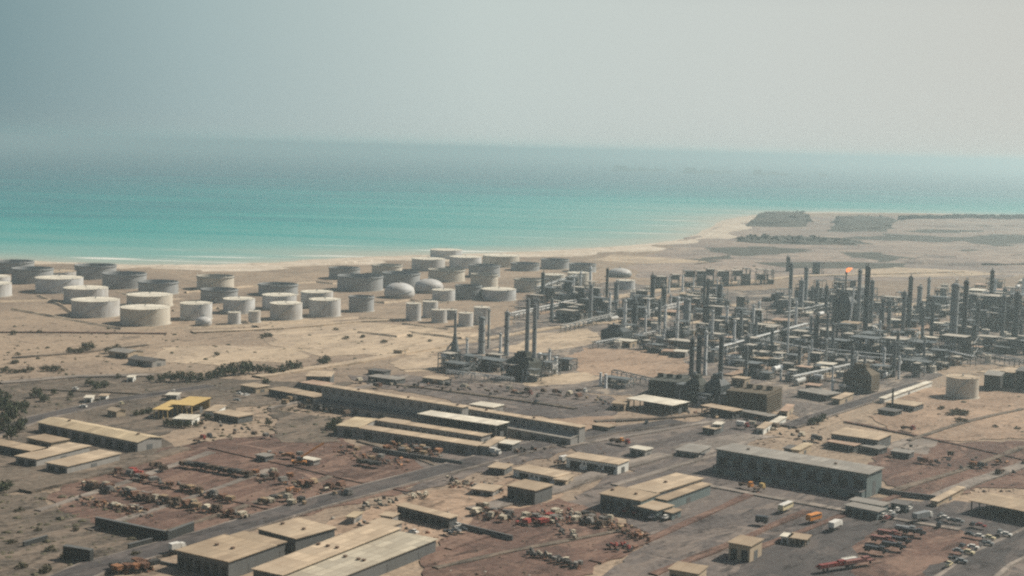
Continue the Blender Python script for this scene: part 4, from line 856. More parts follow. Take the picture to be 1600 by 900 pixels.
# named frames and racks
for a in [(1310, 556, 46, 24, 16, 'steel', 'long blue-black equipment bank below the black furnace', 3, 7, .3), (1255, 536, 66, 18, 14, 'steel', 'long dark bank of equipment under the pale sheds', 2, 8, .4), (1353, 562, 44, 34, 18, 'steel', 'dark structure under the tallest dark column', 3, 9, .25),
          (1402, 566, 40, 36, 18, 'steel2', 'lattice of pale vessels right of the sphere', 3, 12, .0), (1440, 556, 40, 22, 16, 'steel', 'dark lattice mid right', 3, 8, .2), (1497, 562, 46, 36, 18, 'steel', 'black structure at the foot of the thickest column', 4, 9, .35),
          (1545, 512, 50, 50, 22, 'steel', 'blue-black complex, left block', 5, 10, .45), (1588, 516, 40, 56, 22, 'steel', 'blue-black complex, right block', 5, 9, .45), (1560, 550, 60, 22, 16, 'steel', 'dark bank in front of the blue-black complex', 3, 9, .3),
          (1318, 500, 34, 48, 16, 'steel', 'tall black steel frame around the flare foot', 5, 6, .5), (1336, 500, 20, 40, 14, 'steel', 'black frame behind the bent duct', 4, 5, .35), (1390, 486, 30, 22, 14, 'steel2', 'hazy grey frame behind the bulged column', 3, 6, .2),
          (1276, 574, 16, 22, 10, 'steel', 'dark narrow frame above the long low grey shed', 3, 5, .3), (1215, 568, 20, 16, 12, 'steel', 'dark box frame above the brown cooling tower, left', 2, 5, .4), (1240, 570, 18, 15, 12, 'steel', 'dark box frame above the brown cooling tower, right', 2, 5, .4),
          (1060, 548, 56, 16, 14, 'steel', 'dark low unit at the foot of the tall pale column', 2, 9, .25), (985, 530, 26, 22, 12, 'steel2', 'grey frame around the stout dark column', 3, 6, .1), (1064, 530, 24, 28, 12, 'steel2', 'grey frame beside the tall pale column', 3, 7, .1),
          (716, 584, 40, 16, 12, 'steel2', 'grey unit at the foot of the conical furnace', 2, 8, .15), (768, 580, 46, 18, 12, 'steel2', 'grey unit between conical furnace and hip-roofed furnace', 2, 10, .1), (860, 588, 20, 22, 10, 'steel2', 'pale-piped frame right of the hip-roofed furnace', 2, 6, .0),
          (886, 579, 20, 18, 10, 'steel', 'dark leaning heap-like unit on the sand edge', 2, 4, .5), (965, 606, 40, 15, 10, 'steel2', 'grey unit behind the pale open canopy', 2, 8, .1), (1120, 540, 26, 18, 12, 'steel2', 'grey unit behind the pale column', 2, 6, .1),
          (1175, 548, 30, 20, 12, 'steel2', 'grey unit in the central coolers', 3, 7, .1), (1198, 524, 40, 16, 12, 'steel2', 'hazy unit in front of the sandy strip', 2, 7, .15), (1180, 590, 26, 22, 12, 'steel', 'dark unit behind the brown cooling tower', 2, 6, .3),
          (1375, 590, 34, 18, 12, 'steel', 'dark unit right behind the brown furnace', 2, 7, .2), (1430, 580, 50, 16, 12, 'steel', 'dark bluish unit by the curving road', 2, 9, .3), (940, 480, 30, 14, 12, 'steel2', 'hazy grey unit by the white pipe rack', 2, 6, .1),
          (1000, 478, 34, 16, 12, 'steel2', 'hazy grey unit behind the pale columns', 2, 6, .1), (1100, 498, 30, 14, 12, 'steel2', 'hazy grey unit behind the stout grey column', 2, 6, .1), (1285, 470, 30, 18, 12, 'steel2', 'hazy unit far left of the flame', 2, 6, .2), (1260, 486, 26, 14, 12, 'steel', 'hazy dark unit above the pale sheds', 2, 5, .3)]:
    frame_block(*a[:7], levels=a[7], vessels=a[8], clad=a[9])
for a in [((838, 470), (905, 446), 13, 'white pipe rack rising towards the far tanks', 6, 'alu'), ((800, 500), (900, 478), 6, 'low pipe rack behind the twin stacks', 5, 'steel2'), ((880, 520), (960, 500), 6, 'low pipe rack left of the pale columns', 5, 'steel2'),
          ((930, 545), (1060, 520), 5, 'pipe rack along the orange sand', 5, 'steel2'), ((1120, 560), (1260, 520), 8, 'pipe rack through the central coolers', 6, 'steel2'), ((1190, 545), (1300, 566), 7, 'pipe rack below the long dark bank', 6, 'steel2'),
          ((1290, 562), (1420, 575), 8, 'long bright pipe rack under the sphere', 6, 'steel2'), ((1400, 545), (1520, 572), 7, 'pipe rack before the thickest column', 6, 'steel2'), ((1230, 500), (1320, 480), 7, 'pipe rack left of the black furnace', 5, 'steel2'),
          ((1420, 500), (1520, 480), 7, 'hazy pipe rack right of the bulged column', 5, 'steel2'), ((1500, 556), (1620, 580), 6, 'pipe rack in front of the right-edge complex', 6, 'steel'), ((700, 588), (800, 600), 4, 'low pipe rack under the conical furnace', 4, 'steel2'),
          ((960, 590), (1020, 604), 5, 'pipe rack left of the dark cooling tower', 4, 'steel2'), ((1000, 500), (1120, 470), 7, 'hazy pipe rack behind the tall pale column', 5, 'alu'), ((1240, 600), (1330, 580), 5, 'pipe rack left of the brown furnace', 5, 'steel2')]: pipe_rack(*a)

# the rest of the plant: pale-topped coolers, drums, small frames and sheds between the named units
LM = [('the furnace with twin stacks', 820, 570), ('the conical furnace', 710, 560), ('the tall pale column', 1057, 510), ('the burning flare', 1321, 480), ('the dark cooling tower', 1075, 612), ('the brown cooling tower', 1180, 628),
      ('the thickest grey column', 1488, 500), ('the lone cream tank', 1502, 610), ('the far boiler row', 1125, 445), ('the bent duct', 1325, 512), ('the low dark furnace', 963, 525), ('the thin pale mast', 1230, 510), ('the black column pair', 1086, 560), ('the bulged dark column', 1419, 480), ('the brown furnace', 1345, 600), ('the white pipe rack', 870, 460), ('the blue-black complex', 1565, 490)]
def near(px, py):
    n, x, y = min(LM, key=lambda l: (l[1] - px) ** 2 + 4 * (l[2] - py) ** 2); dx, dy = px - x, py - y
    if abs(dx) > 2.2 * abs(dy): return ('right of ' if dx > 0 else 'left of ') + n
    return ('in front of ' if dy > 0 else 'behind ') + n
USED = []
def free(px, py, rx, ry):
    if any(abs(px - x) < (rx + a) and abs(py - y) < (ry + b) for x, y, a, b in USED): return False
    USED.append((px, py, rx, ry)); return True
def in_poly(x, y, P):
    c = False
    for k in range(len(P)):
        (x0, y0), (x1, y1) = P[k], P[k - 1]
        if (y0 > y) != (y1 > y) and x < (x1 - x0) * (y - y0) / (y1 - y0) + x0: c = not c
    return c
PLANT = [(830, 500), (840, 470), (900, 452), (1020, 456), (1120, 466), (1230, 464), (1300, 450), (1430, 470), (1500, 450), (1640, 440), (1640, 560), (1500, 572), (1400, 600), (1330, 620), (1230, 600), (1140, 600), (1130, 580), (1100, 560), (940, 545), (950, 505)]
def guv(px, py):
    p = at(px, py); c, s = math.cos(GA), math.sin(GA); return p.x * c + p.y * s, -p.x * s + p.y * c
def in_street(px, py):
    u, v = guv(px, py); return (v % 98) < 19 or (u % 150) < 18
def street(c_u, c_v):
    """pale dirt lane between the plots, cut to the plant's outline"""
    run = []; c, s = math.cos(GA), math.sin(GA)
    for k in range(-20, 220):
        w = k * 10.0; u, v = (c_u, w) if c_u is not None else (w - 400, c_v)
        x, y = u * c - v * s, u * s + v * c
        if y < 400: ok = False
        else:
            q = topx((x, y, 0)); ok = in_poly(q[0], q[1], PLANT)
        if ok: run.append(q)
        if (not ok or k == 219) and len(run) > 4: ribbon('dirt_lane', run, R_.uniform(5, 11), R_.choice((S_SAND, S_ORANGE, S_SALT, S_SALT)), None, .25); run = []
        elif not ok: run = []
for k in range(-6, 20): street(150 * k + 9, None); street(None, 98 * k + 9.5)
GR = random.Random(21)
for q in range(1500):
    x, y = GR.uniform(830, 1640), GR.uniform(444, 620)
    if not in_poly(x, y, PLANT) or in_street(x, y) or not free(x, y, 7.5, 2.6): continue
    r = GR.random(); nr = near(x, y)
    if r < .22: cooler(x, y, GR.uniform(12, 24), GR.uniform(6, 9), GR.uniform(3, 6), 'cooler bank ' + nr, GR.choice(('wroof', 'tan2', 'groof', 'droof', 'droof', 'steel2', 'proof')))
    elif r < .34: drum(x, y, GR.uniform(7, 14), GR.uniform(1.2, 2.2), GR.choice(('pale', 'grey')) + ' horizontal drum ' + nr, GR.choice(('alu', 'pipe', 'steel2')), GR.choice((0, PI / 2)))
    elif r < .60: frame_block(x, y, GR.uniform(10, 24), GR.uniform(9, 22), 9, GR.choice(('steel', 'steel', 'steel2', 'rust')), 'small open steel frame ' + nr, GR.choice((2, 3)), 5, .4, stairs=False, name='small_process_frame', group='small process frames')
    elif r < .68: tower(x, y, y - GR.uniform(16, 38), GR.uniform(2.4, 4.2), GR.choice(('alu', 'alu', 'alu', 'grey')), 'minor column ' + nr, plats=1, name='minor_column')
    elif r < .82:
        xx = GR.uniform(10, 18); bld('small plant shed ' + nr, (x - xx, y - 6), (x + xx * .4, y - 3.6), (x + xx * .8, y - 6.4), GR.uniform(3, 5.5), GR.choice(('wdark', 'wgrey', 'wtan')), GR.choice(('tan2', 'wroof', 'groof', 'tan', 'proof')), name='plant_shed', cat='shed', group='small sheds between the units', doors=2)
    else:
        tank(x - GR.uniform(4, 7), x + GR.uniform(4, 7), y - GR.uniform(9, 14), y, 'cone', 'small vertical process tank ' + nr, 'process tank', 'process_tank', shell=GR.choice(('alu', 'cream', 'grey')), stair=False)

CL = [(1318, 486, 24, 14), (1352, 548, 28, 12), (1402, 548, 26, 14), (1497, 535, 26, 18), (1560, 492, 44, 22), (1430, 572, 34, 8), (1590, 540, 26, 12), (1270, 548, 34, 8), (1440, 500, 22, 8), (1255, 480, 24, 8), (880, 470, 26, 8), (945, 482, 28, 8), (1010, 490, 26, 8), (1100, 485, 30, 8), (900, 500, 26, 6), (1150, 520, 28, 8), (1190, 566, 28, 8)]
U2 = []
for q in range(1200):
    cx, cy_, rx, ry = GR.choice(CL); x, y = GR.gauss(cx, rx * .6), GR.gauss(cy_, ry * .6)
    if any(abs(x - a) < 10 and abs(y - b) < 3.5 for a, b in U2) or len(U2) > 165: continue
    U2.append((x, y)); r = GR.random(); nr = near(x, y)
    if r < .78: frame_block(x, y, GR.uniform(12, 30), GR.uniform(10, 36), 11, GR.choice(('steel', 'steel', 'steel', 'steel2')), 'dark cluttered steel frame ' + nr, GR.choice((2, 3, 3)), 6, .5, stairs=False, name='cluttered_process_frame', group='cluttered dark frames')
    else: tower(x, y, y - GR.uniform(20, 66), GR.uniform(3, 7), GR.choice(('steel', 'steel', 'steel2', 'grey')), 'dark process column ' + nr, plats=2, name='minor_column')

# ------------------------------------------------------------------ trees
def make_tree(seed, h, w, base, name='tree', nclump=46):
    rt = random.Random(seed); t = thing(name, base, 'tree' if name == 'tree' else 'bush', (0, 0, 0), 0)
    tr = MB(); tr.tube([(0, 0, -.3), (rt.uniform(-.2, .2), .1, h * .3), (rt.uniform(-.4, .4), .2, h * .6)], .035 * h, 7)
    tips = []
    for q in range(5):
        a = q * 1.26 + rt.uniform(-.3, .3); e = (math.cos(a) * w * .3, math.sin(a) * w * .3, h * rt.uniform(.5, .75)); tips.append(e)
        tr.tube([(0, .1, h * rt.uniform(.2, .35)), (e[0] * .6, e[1] * .6, e[2] * .8), e], .018 * h, 5)
    tr.build('trunk', W['bark'], t)
    c = MB()
    for q in range(nclump):
        a = rt.uniform(0, 2 * PI); rr_ = w / 2 * math.sqrt(rt.random()) * rt.uniform(.7, 1.12); z = h * (.22 + .72 * rt.random() * (1 - .45 * (rr_ / (w / 2)) ** 2))
        cx, cy, s = math.cos(a) * rr_, math.sin(a) * rr_, w * rt.uniform(.07, .14)
        for l in range(14):
            d = Vector((rt.gauss(0, 1), rt.gauss(0, 1), rt.gauss(0, .8))).normalized(); o = Vector((cx, cy, z)) + d * s * rt.uniform(.5, 1.25)
            u = d.cross(Vector((rt.gauss(0, 1), rt.gauss(0, 1), rt.gauss(0, 1)))).normalized(); v = (d + Vector((rt.gauss(0, .5), rt.gauss(0, .5), rt.gauss(0, .5)))).cross(u).normalized(); k = s * rt.uniform(.35, .7)
            c.quad(o - u * k, o + v * k * .6, o + u * k, o - v * k * .6)
    c.build('crown', LEAF if name == 'tree' else SCRUBL, t)
    return t
TP = [make_tree(k, 8, 8.5 if k % 2 else 7, 'x') for k in range(4)] + [make_tree(9, 2.6, 4.6, 'x', 'bush', 26)] + [make_tree(10, 3.0, 6.0, 'x', 'bush', 30)]
proto_done(None)
PENDING[:] = [x for x in PENDING if x[1] != 'x']
TUSED = set()
TREES = []
for x, y, h in [(252, 598, 15), (266, 597, 19), (281, 598, 21), (297, 597, 19), (312, 597, 17), (327, 594, 15), (340, 590, 17), (352, 588, 22), (365, 586, 23), (378, 585, 24), (388, 583, 21), (402, 584, 16), (414, 584, 17)]: TREES.append((x, y, h, 0, 'dark tree in the belt above the yellow sheds'))
for x, y, h in [(440, 583, 15), (452, 580, 19), (463, 578, 17), (425, 585, 13)]: TREES.append((x, y, h, 0, 'dark tree at the eastern end of the tree belt'))
for x, y, h in [(504, 570, 15), (511, 567, 14)]: TREES.append((x, y, h, 0, 'lone pair tree beside the dirt road on the sand'))
for x, y, h in [(-14, 690, 60), (4, 676, 52), (14, 660, 48), (24, 650, 40), (6, 640, 36), (-8, 640, 44), (30, 676, 34), (18, 688, 34), (38, 640, 26), (-4, 622, 26), (12, 625, 22), (36, 665, 24), (-20, 668, 40)]: TREES.append((x, y, h * .66, 0, 'big dark tree in the grove at the western edge'))
for x, y, h in [(56, 622, 18), (70, 628, 14), (84, 618, 12), (110, 622, 12), (150, 610, 16), (140, 604, 14), (162, 606, 13), (235, 596, 12), (185, 592, 10)]: TREES.append((x, y, h, 0, 'scattered dark tree along the dark western road'))
for x, y, h in [(262, 666, 13), (272, 668, 14), (283, 669, 14), (294, 669, 14), (305, 667, 12), (314, 665, 11), (326, 655, 10), (212, 650, 11), (222, 648, 10), (232, 646, 11)]: TREES.append((x, y, h, 0, 'small dark tree of the curved hedge below the yellow sheds'))
for x, y, h in [(1268, 664, 12), (1277, 662, 15), (1286, 658, 14)]: TREES.append((x, y, h, 0, 'dark tree clump at the head of the diagonal road'))
for x, y, h in [(520, 672, 17), (528, 668, 19), (526, 678, 14)]: TREES.append((x, y, h, 0, 'dark tree at the end of the courtyard building'))
for x, y, h in [(420, 665, 14), (416, 600, 10), (2, 770, 20), (10, 764, 16)]: TREES.append((x, y, h, 0, 'single dark tree by itself on the waste ground'))
for x, y, h in [(112, 552, 9), (122, 552, 10), (132, 548, 11), (141, 546, 11), (172, 552, 9), (182, 545, 9), (196, 560, 8), (240, 566, 8), (210, 566, 8), (10, 582, 8), (22, 583, 8), (34, 582, 8), (46, 581, 8), (72, 580, 8), (84, 579, 8), (92, 580, 7), (20, 523, 6), (62, 520, 6), (28, 555, 6), (26, 568, 6)]: TREES.append((x, y, h, 1, 'dark scrub bush on the sand below the tank farm'))
for x, y, h in [(1486, 649, 8), (1496, 648, 9), (1506, 649, 8), (1500, 660, 7), (1510, 661, 6), (1590, 671, 6), (1555, 668, 6), (1470, 640, 6)]: TREES.append((x, y, h, 1, 'dark bush on the sandy lot'))
for x, y, h in [(340, 556, 6), (420, 526, 8), (412, 527, 8), (540, 530, 5), (566, 528, 5), (600, 536, 5), (640, 527, 5), (672, 534, 5), (525, 516, 5), (790, 540, 5)]: TREES.append((x, y, h, 1, 'small dark bush on the sandy flat'))
for x, y, h in [(108, 872, 12), (60, 830, 8), (138, 870, 10), (80, 862, 8), (30, 800, 9), (20, 850, 9), (70, 895, 12), (34, 888, 12), (210, 870, 9), (120, 830, 7)]: TREES.append((x, y, h, 1, 'dark bush on the olive waste ground'))
for x, y, h, kind, base in TREES:
    p = at(x, y); hm = h * mpp(p); k = R_.choice((0, 1, 2, 3)) if kind == 0 else R_.choice((4, 5)); pr = TP[k]
    s = hm / (8 if kind == 0 else 2.8); rz = R_.uniform(0, 6); wv = R_.uniform(.9, 1.3)
    g = 'trees' if kind == 0 else 'bushes'
    if k in TUSED: dup(pr, (p.x, p.y, 0), rz, base, g, (s * wv, s * wv, s))
    else:
        TUSED.add(k); pr.location = (p.x, p.y, 0); pr.rotation_euler.z = rz; pr.scale = (s * wv, s * wv, s); reg(pr, base, pr['category'], g)

# distant groves on the headland: nobody could count their trees
def grove(name, pix, n, hmax, wide):
    P = [at(*q) for q in pix]; xs = [p.x for p in P]; ys = [p.y for p in P]; poly = [(p.x, p.y) for p in P]; c = MB(); k = 0
    while k < n:
        x, y = R_.uniform(min(xs), max(xs)), R_.uniform(min(ys), max(ys))
        if not in_poly(x, y, poly): continue
        k += 1; h = hmax * R_.uniform(.45, 1); s = wide * R_.uniform(.6, 1.3)
        for q in range(9):
            d = Vector((R_.gauss(0, 1), R_.gauss(0, 1), R_.gauss(0, 1))).normalized(); o = Vector((x, y, h * .55 + 3)) + Vector((d.x * s, d.y * s, d.z * h * .45)); u = d.orthogonal().normalized(); v = d.cross(u); r = s * .7
            c.quad(o - u * r, o - v * r, o + u * r, o + v * r)
    struct(c.build(name, FARL), 'stuff')
grove('grove', [(1178, 352), (1188, 338), (1215, 334), (1258, 334), (1254, 352)], 150, 8, 3)
grove('grove', [(1306, 360), (1312, 341), (1375, 340), (1392, 344), (1384, 358)], 80, 6, 3)
grove('grove', [(1400, 344), (1500, 341), (1640, 342), (1640, 345), (1500, 344)], 160, 5, 10)
grove('scrub', [(1150, 378), (1160, 371), (1288, 373), (1335, 380), (1290, 382)], 90, 4, 3)

# ------------------------------------------------------------------ scattered scrub and rubble that nobody could count
def scatter(name, regions, mat, s0, s1, flat):
    c = MB(); rs_ = random.Random(len(name) * 7)
    for pix, n in regions:
        k = 0; xs = [q[0] for q in pix]; ys = [q[1] for q in pix]
        while k < n:
            x, y = rs_.uniform(min(xs), max(xs)), rs_.uniform(min(ys), max(ys))
            if not in_poly(x, y, pix): continue
            k += 1; p = at(x, y); s = rs_.uniform(s0, s1) * (rs_.random() ** 1.5 + .5); a = rs_.uniform(0, 3); h = s * flat * rs_.uniform(.5, 1.3)
            i = len(c.v); n6 = 6
            for z, kk in ((-.1, 1.0), (h * .6, .95), (h, .4)):
                for q in range(n6):
                    rr_ = s * kk * rs_.uniform(.6, 1.2); an = a + q * PI / 3; c.v.append((p.x + rr_ * math.cos(an), p.y + rr_ * math.sin(an) * .8, z))
            for j in range(2):
                for q in range(n6): c.f.append((i + j * 6 + q, i + j * 6 + (q + 1) % 6, i + j * 6 + 6 + (q + 1) % 6, i + j * 6 + 6 + q))
            c.f.append(tuple(i + 12 + q for q in range(6)))
    struct(c.build(name, mat), 'stuff')
WEST = [(-60, 500), (300, 520), (420, 560), (420, 640), (230, 660), (-60, 640)]
scatter('scrub', [(WEST, 420), ([(-60, 770), (120, 770), (300, 850), (130, 900), (-60, 940)], 420), ([(380, 500), (700, 510), (780, 540), (500, 590), (330, 560)], 110), ([(1370, 640), (1640, 610), (1640, 700), (1420, 690)], 70), ([(1060, 390), (1600, 370), (1620, 440), (1100, 430)], 240), ([(420, 620), (520, 640), (530, 690), (300, 690)], 160)], SCRUBL, .45, 1.5, .6)
scatter('rubble', [([(60, 775), (300, 690), (560, 690), (740, 715), (560, 785), (300, 840)], 500), ([(690, 812), (880, 780), (1010, 840), (900, 905), (660, 905)], 480), ([(500, 815), (760, 755), (890, 750), (860, 790), (700, 840)], 260)], W['conc'], .25, .75, .8)
scatter('debris', [([(60, 775), (300, 690), (560, 690), (740, 715), (560, 785), (300, 840)], 500), ([(690, 812), (880, 780), (1010, 840), (900, 905), (660, 905)], 420), ([(1380, 690), (1640, 690), (1640, 770), (1420, 770)], 200), ([(560, 590), (900, 600), (960, 650), (760, 640)], 300), ([(0, 580), (420, 590), (420, 660), (0, 660)], 260), ([(1000, 640), (1300, 640), (1400, 700), (1100, 720)], 200), ([(690, 690), (960, 680), (960, 730), (760, 780)], 240), ([(1380, 700), (1640, 700), (1640, 770), (1480, 775)], 200)], W['rust'], .3, .8, .8)

def band(a, b, w): return [(a[0], a[1] - w), (b[0], b[1] - w), (b[0], b[1] + w), (a[0], a[1] + w)]
ROWS = [((178, 741), (364, 786), 5, 150), ((126, 758), (392, 814), 6, 330), ((122, 783), (240, 808), 6, 130), ((283, 730), (392, 748), 3, 40), ((600, 700), (690, 712), 9, 190), ((400, 745), (545, 778), 12, 150), ((520, 706), (640, 730), 9, 90), ((745, 802), (800, 812), 8, 120), ((815, 815), (895, 812), 11, 220), ((905, 815), (950, 822), 8, 100), ((950, 822), (1015, 846), 8, 130), ((826, 868), (905, 890), 4, 90), ((700, 755), (790, 770), 8, 90), ((560, 815), (700, 840), 8, 90), ((180, 893), (240, 888), 6, 60)]
scatter('scrap_litter', [(band(a, b, w), n) for a, b, w, n in ROWS], paint('litter_rust', (.19, .095, .06), .85, .4, .5), .3, .75, 1.1)
scatter('timber_litter', [(band(a, b, w), n // 2) for a, b, w, n in ROWS], paint('litter_tan', (.36, .27, .18), .85, .4, .5), .3, .7, 1.0)
scatter('dark_scrap_litter', [(band(a, b, w), n // 2) for a, b, w, n in ROWS], paint('litter_dark', (.05, .047, .045), .85, .4, .5), .3, .85, 1.1)
# ------------------------------------------------------------------ vehicles
PAINTS = dict(white=paint('vehicle_white', (.62, .60, .55), .4, .15, .8), red=paint('vehicle_red', (.20, .045, .038), .5, .25, .8), orange=paint('vehicle_orange', (.56, .23, .06), .5, .2, .8), grey=paint('vehicle_grey', (.22, .23, .23), .4, .2, .8),
              dark=paint('vehicle_dark', (.05, .055, .06), .4, .2, .8), cream=paint('vehicle_cream', (.58, .50, .32), .45, .2, .8), blue=paint('vehicle_blue', (.09, .15, .20), .4, .2, .8), pink=paint('vehicle_faded_red', (.22, .105, .09), .6, .25, .8), yellow=W['yellow'])
def wheels(t, xs, y, r=.42):
    for x in xs:
        for s in (-1, 1): one('wheel', W['tyre'], t, lambda m: m.tube([(x, s * y - s * .3, r), (x, s * y, r)], r, 12))
def car(col, base, loc, rz, pick=False):
    t = thing('parked_car', base, 'car', loc, rz, 'cars and pickups')
    def bd(m):
        m.box(0, 0, .3, 4.4, 1.75, .62, 0, .97)
    one('body', PAINTS[col], t, bd)
    one('cabin', W['glass'], t, lambda m: m.box(-.3 if not pick else .3, 0, .92, 2.4 if not pick else 1.5, 1.6, .5, 0, .8))
    one('roof', PAINTS[col], t, lambda m: m.box(-.3 if not pick else .3, 0, 1.42, 1.9 if not pick else 1.2, 1.35, .08))
    if pick: one('load_bed', W['steel'], t, lambda m: m.box(-1.3, 0, .93, 1.6, 1.5, .06))
    wheels(t, (-1.35, 1.35), .88, .33)
def truck(col, base, loc, rz, kind='flat', L=8.0, load=None):
    t = thing({'bus': 'bus', 'van': 'delivery_van', 'trailer': 'trailer', 'tanker': 'tank_truck'}.get(kind, 'truck'), base, {'bus': 'bus', 'van': 'van', 'trailer': 'trailer'}.get(kind, 'truck'), loc, rz, 'trucks, buses and trailers')
    P = PAINTS[col]
    if kind in ('bus', 'van'):
        one('body', P, t, lambda m: (m.box(0, 0, .5, L, 2.5, 1.3), m.box(0, 0, 1.8, L, 2.44, .9, 0, .97)))
        one('roof', PAINTS['white'] if kind == 'bus' and col != 'orange' else P, t, lambda m: m.box(0, 0, 2.7, L * .98, 2.4, .18, 0, .94))
        n = int(L / 1.4)
        for s in (-1, 1): one('side_window', W['glass'], t, lambda m: m.box(0, s * 1.235, 1.85, L * .88, .04, .65))
        one('windscreen', W['glass'], t, lambda m: m.box(L / 2 + .005, 0, 1.6, .04, 2.1, .9)); wheels(t, (-L * .3, L * .32), 1.2, .48)
        return
    one('chassis', W['steel'], t, lambda m: m.box(0, 0, .7, L, .9, .3))
    if kind != 'trailer':
        cab = one('cab', P, t, lambda m: (m.box(L / 2 - .9, 0, .6, 1.9, 2.4, 1.2), m.box(L / 2 - 1.0, 0, 1.8, 1.6, 2.3, .9, 0, .9)))
        one('windscreen', W['glass'], cab, lambda m: m.box(L / 2 - .16, 0, 1.9, .1, 1.9, .6))
    l = L - (2.2 if kind != 'trailer' else 0); x = -(L - l) / 2
    if kind == 'tanker': one('tank', P if col != 'white' else W['alu'], t, lambda m: m.tube([(x - l / 2, 0, 2), (x - l / 2 + .1, 0, 2), (x + l / 2 - .1, 0, 2), (x + l / 2, 0, 2)], 1.05, 14))
    elif kind == 'box': one('box_body', PAINTS[load or 'white'], t, lambda m: m.box(x, 0, 1.02, l, 2.5, 2.1))
    else:
        one('load_bed', PAINTS[load] if load else W['rust'], t, lambda m: (m.box(x, 0, 1.01, l, 2.5, .2), m.box(x, 1.2, 1.2, l, .08, .4), m.box(x, -1.2, 1.2, l, .08, .4)))
        if kind == 'trailer' and L > 9: one('load', PAINTS[load or 'dark'], t, lambda m: (m.box(x - l * .1, 0, 1.21, l * .7, 1.9, 1.0), m.box(x + l * .25, 0, 2.2, l * .2, 1.7, .5)))
    wheels(t, (-L * .38, -L * .26, L * .34), 1.2, .5)
def vh(x, y): p = at(x, y); return (p.x, p.y, ZP[0])
V = math.radians(54); U = GA
truck('cream', 'cream bus driving across the open tarmac', vh(1227, 801), V, 'bus', 10)
truck('orange', 'orange van on the tarmac near a white-roofed hut', vh(1271, 818), V * .8, 'van', 8)
truck('white', 'white box truck beside the orange van', vh(1305, 830), V, 'box', 9)
truck('white', 'red and white long trailer at the bottom edge, left of two', vh(1302, 894), V * .55, 'trailer', 15, 'red')
truck('white', 'red and white long trailer at the bottom edge, right of two', vh(1340, 888), V * .55, 'trailer', 15, 'pink')
truck('white', 'white flat load trailer above the red and white trailers', vh(1328, 883), V * .55, 'trailer', 7, 'white')
truck('white', 'pale box trailer parked behind the dark trailers', vh(1441, 816), V * .7, 'box', 11, 'grey')
for x, y, ld, b in [(1368, 868, 'dark', 'dark loaded trailer nearest the camera in the lot'), (1395, 862, 'dark', 'dark loaded trailer, right half of the nearest pair'), (1378, 852, 'pink', 'faded red low trailer in the lot'), (1404, 853, 'dark', 'dark trailer behind the nearest pair'), (1416, 836, 'grey', 'grey-topped trailer at the back of the lot'), (1427, 840, 'dark', 'dark trailer at the back of the lot, right side'), (1388, 843, 'pink', 'small faded red trailer mid lot')]:
    truck('dark', b, vh(x, y), U + .1, 'trailer', 9.5, ld)
cars = [(1476, 816, 'white'), (1470, 812, 'grey'), (1488, 820, 'dark'), (1498, 821, 'grey'), (1520, 826, 'dark'), (1532, 828, 'red'), (1562, 838, 'grey'), (1515, 842, 'dark'), (1530, 845, 'white'), (1546, 847, 'cream'), (1503, 860, 'dark'), (1497, 868, 'grey'), (1513, 870, 'cream'), (1490, 880, 'dark'), (1502, 884, 'grey'), (1482, 889, 'cream'), (1572, 842, 'white'), (1468, 826, 'dark'), (1543, 856, 'grey'), (1520, 862, 'white')]
for x, y, c in cars: car(c, c + ' car parked along the lot edge by the curving road', vh(x, y), R_.choice((U, V)) + R_.uniform(-.1, .1), R_.random() < .3)
for x, y, c in [(1370, 808, 'white'), (1380, 812, 'white'), (1392, 808, 'white'), (1402, 803, 'white'), (1410, 800, 'grey'), (1385, 816, 'red'), (1420, 801, 'white'), (1396, 812, 'grey')]: car(c, c + ' car parked before the two low grey blocks', vh(x, y), V + R_.uniform(-.1, .1), R_.random() < .3)
for x, y, c in [(971, 803, 'grey'), (978, 804, 'red'), (986, 806, 'dark'), (994, 807, 'red'), (1003, 809, 'grey'), (1012, 812, 'dark'), (1020, 814, 'white'), (1030, 813, 'dark'), (1040, 815, 'white'), (1047, 812, 'grey'), (1016, 806, 'dark')]: car(c, c + ' car parked in front of the tan two-part depot', vh(x, y), V + R_.uniform(-.15, .15), R_.random() < .3)
for x, y, c, L, k, b in [(1165, 765, 'orange', 7, 'flat', 'orange truck out on the tarmac beyond the depot'), (1186, 770, 'yellow', 6, 'flat', 'small yellowish truck beside the orange truck'), (1190, 822, 'dark', 5, 'van', 'dark van alone on the tarmac'), (963, 695, 'orange', 8, 'flat', 'rusty orange truck by the pale hut at the crossing'), (972, 697, 'red', 8, 'flat', 'dull red truck behind the rusty orange truck'),
    (1160, 671, 'red', 7, 'box', 'dark red truck by the white sheds'), (1418, 675, 'red', 8, 'flat', 'dark red truck on the pale hardstand'), (312, 693, 'red', 7, 'flat', 'red truck on the dirt road above the brown yard'), (322, 690, 'dark', 6, 'flat', 'dark truck behind the red truck'), (772, 714, 'white', 7, 'box', 'white truck on the main road by the crossing'), (1287, 768, 'dark', 5, 'flat', 'dark pickup on the apron below the teal hall'), (883, 726, 'white', 7, 'box', 'white truck beside the white office'), (873, 728, 'dark', 6, 'flat', 'dark truck beside the white office'),
    (277, 866, 'white', 6, 'box', 'white van at the corner of the broad warehouse'), (822, 620, 'pink', 8, 'flat', 'faded red truck on the open yard behind the hall'), (908, 616, 'white', 7, 'flat', 'white truck by the pale short towers')]: truck(c, b, vh(x, y), R_.choice((U, V)) + R_.uniform(-.2, .2), k, L)
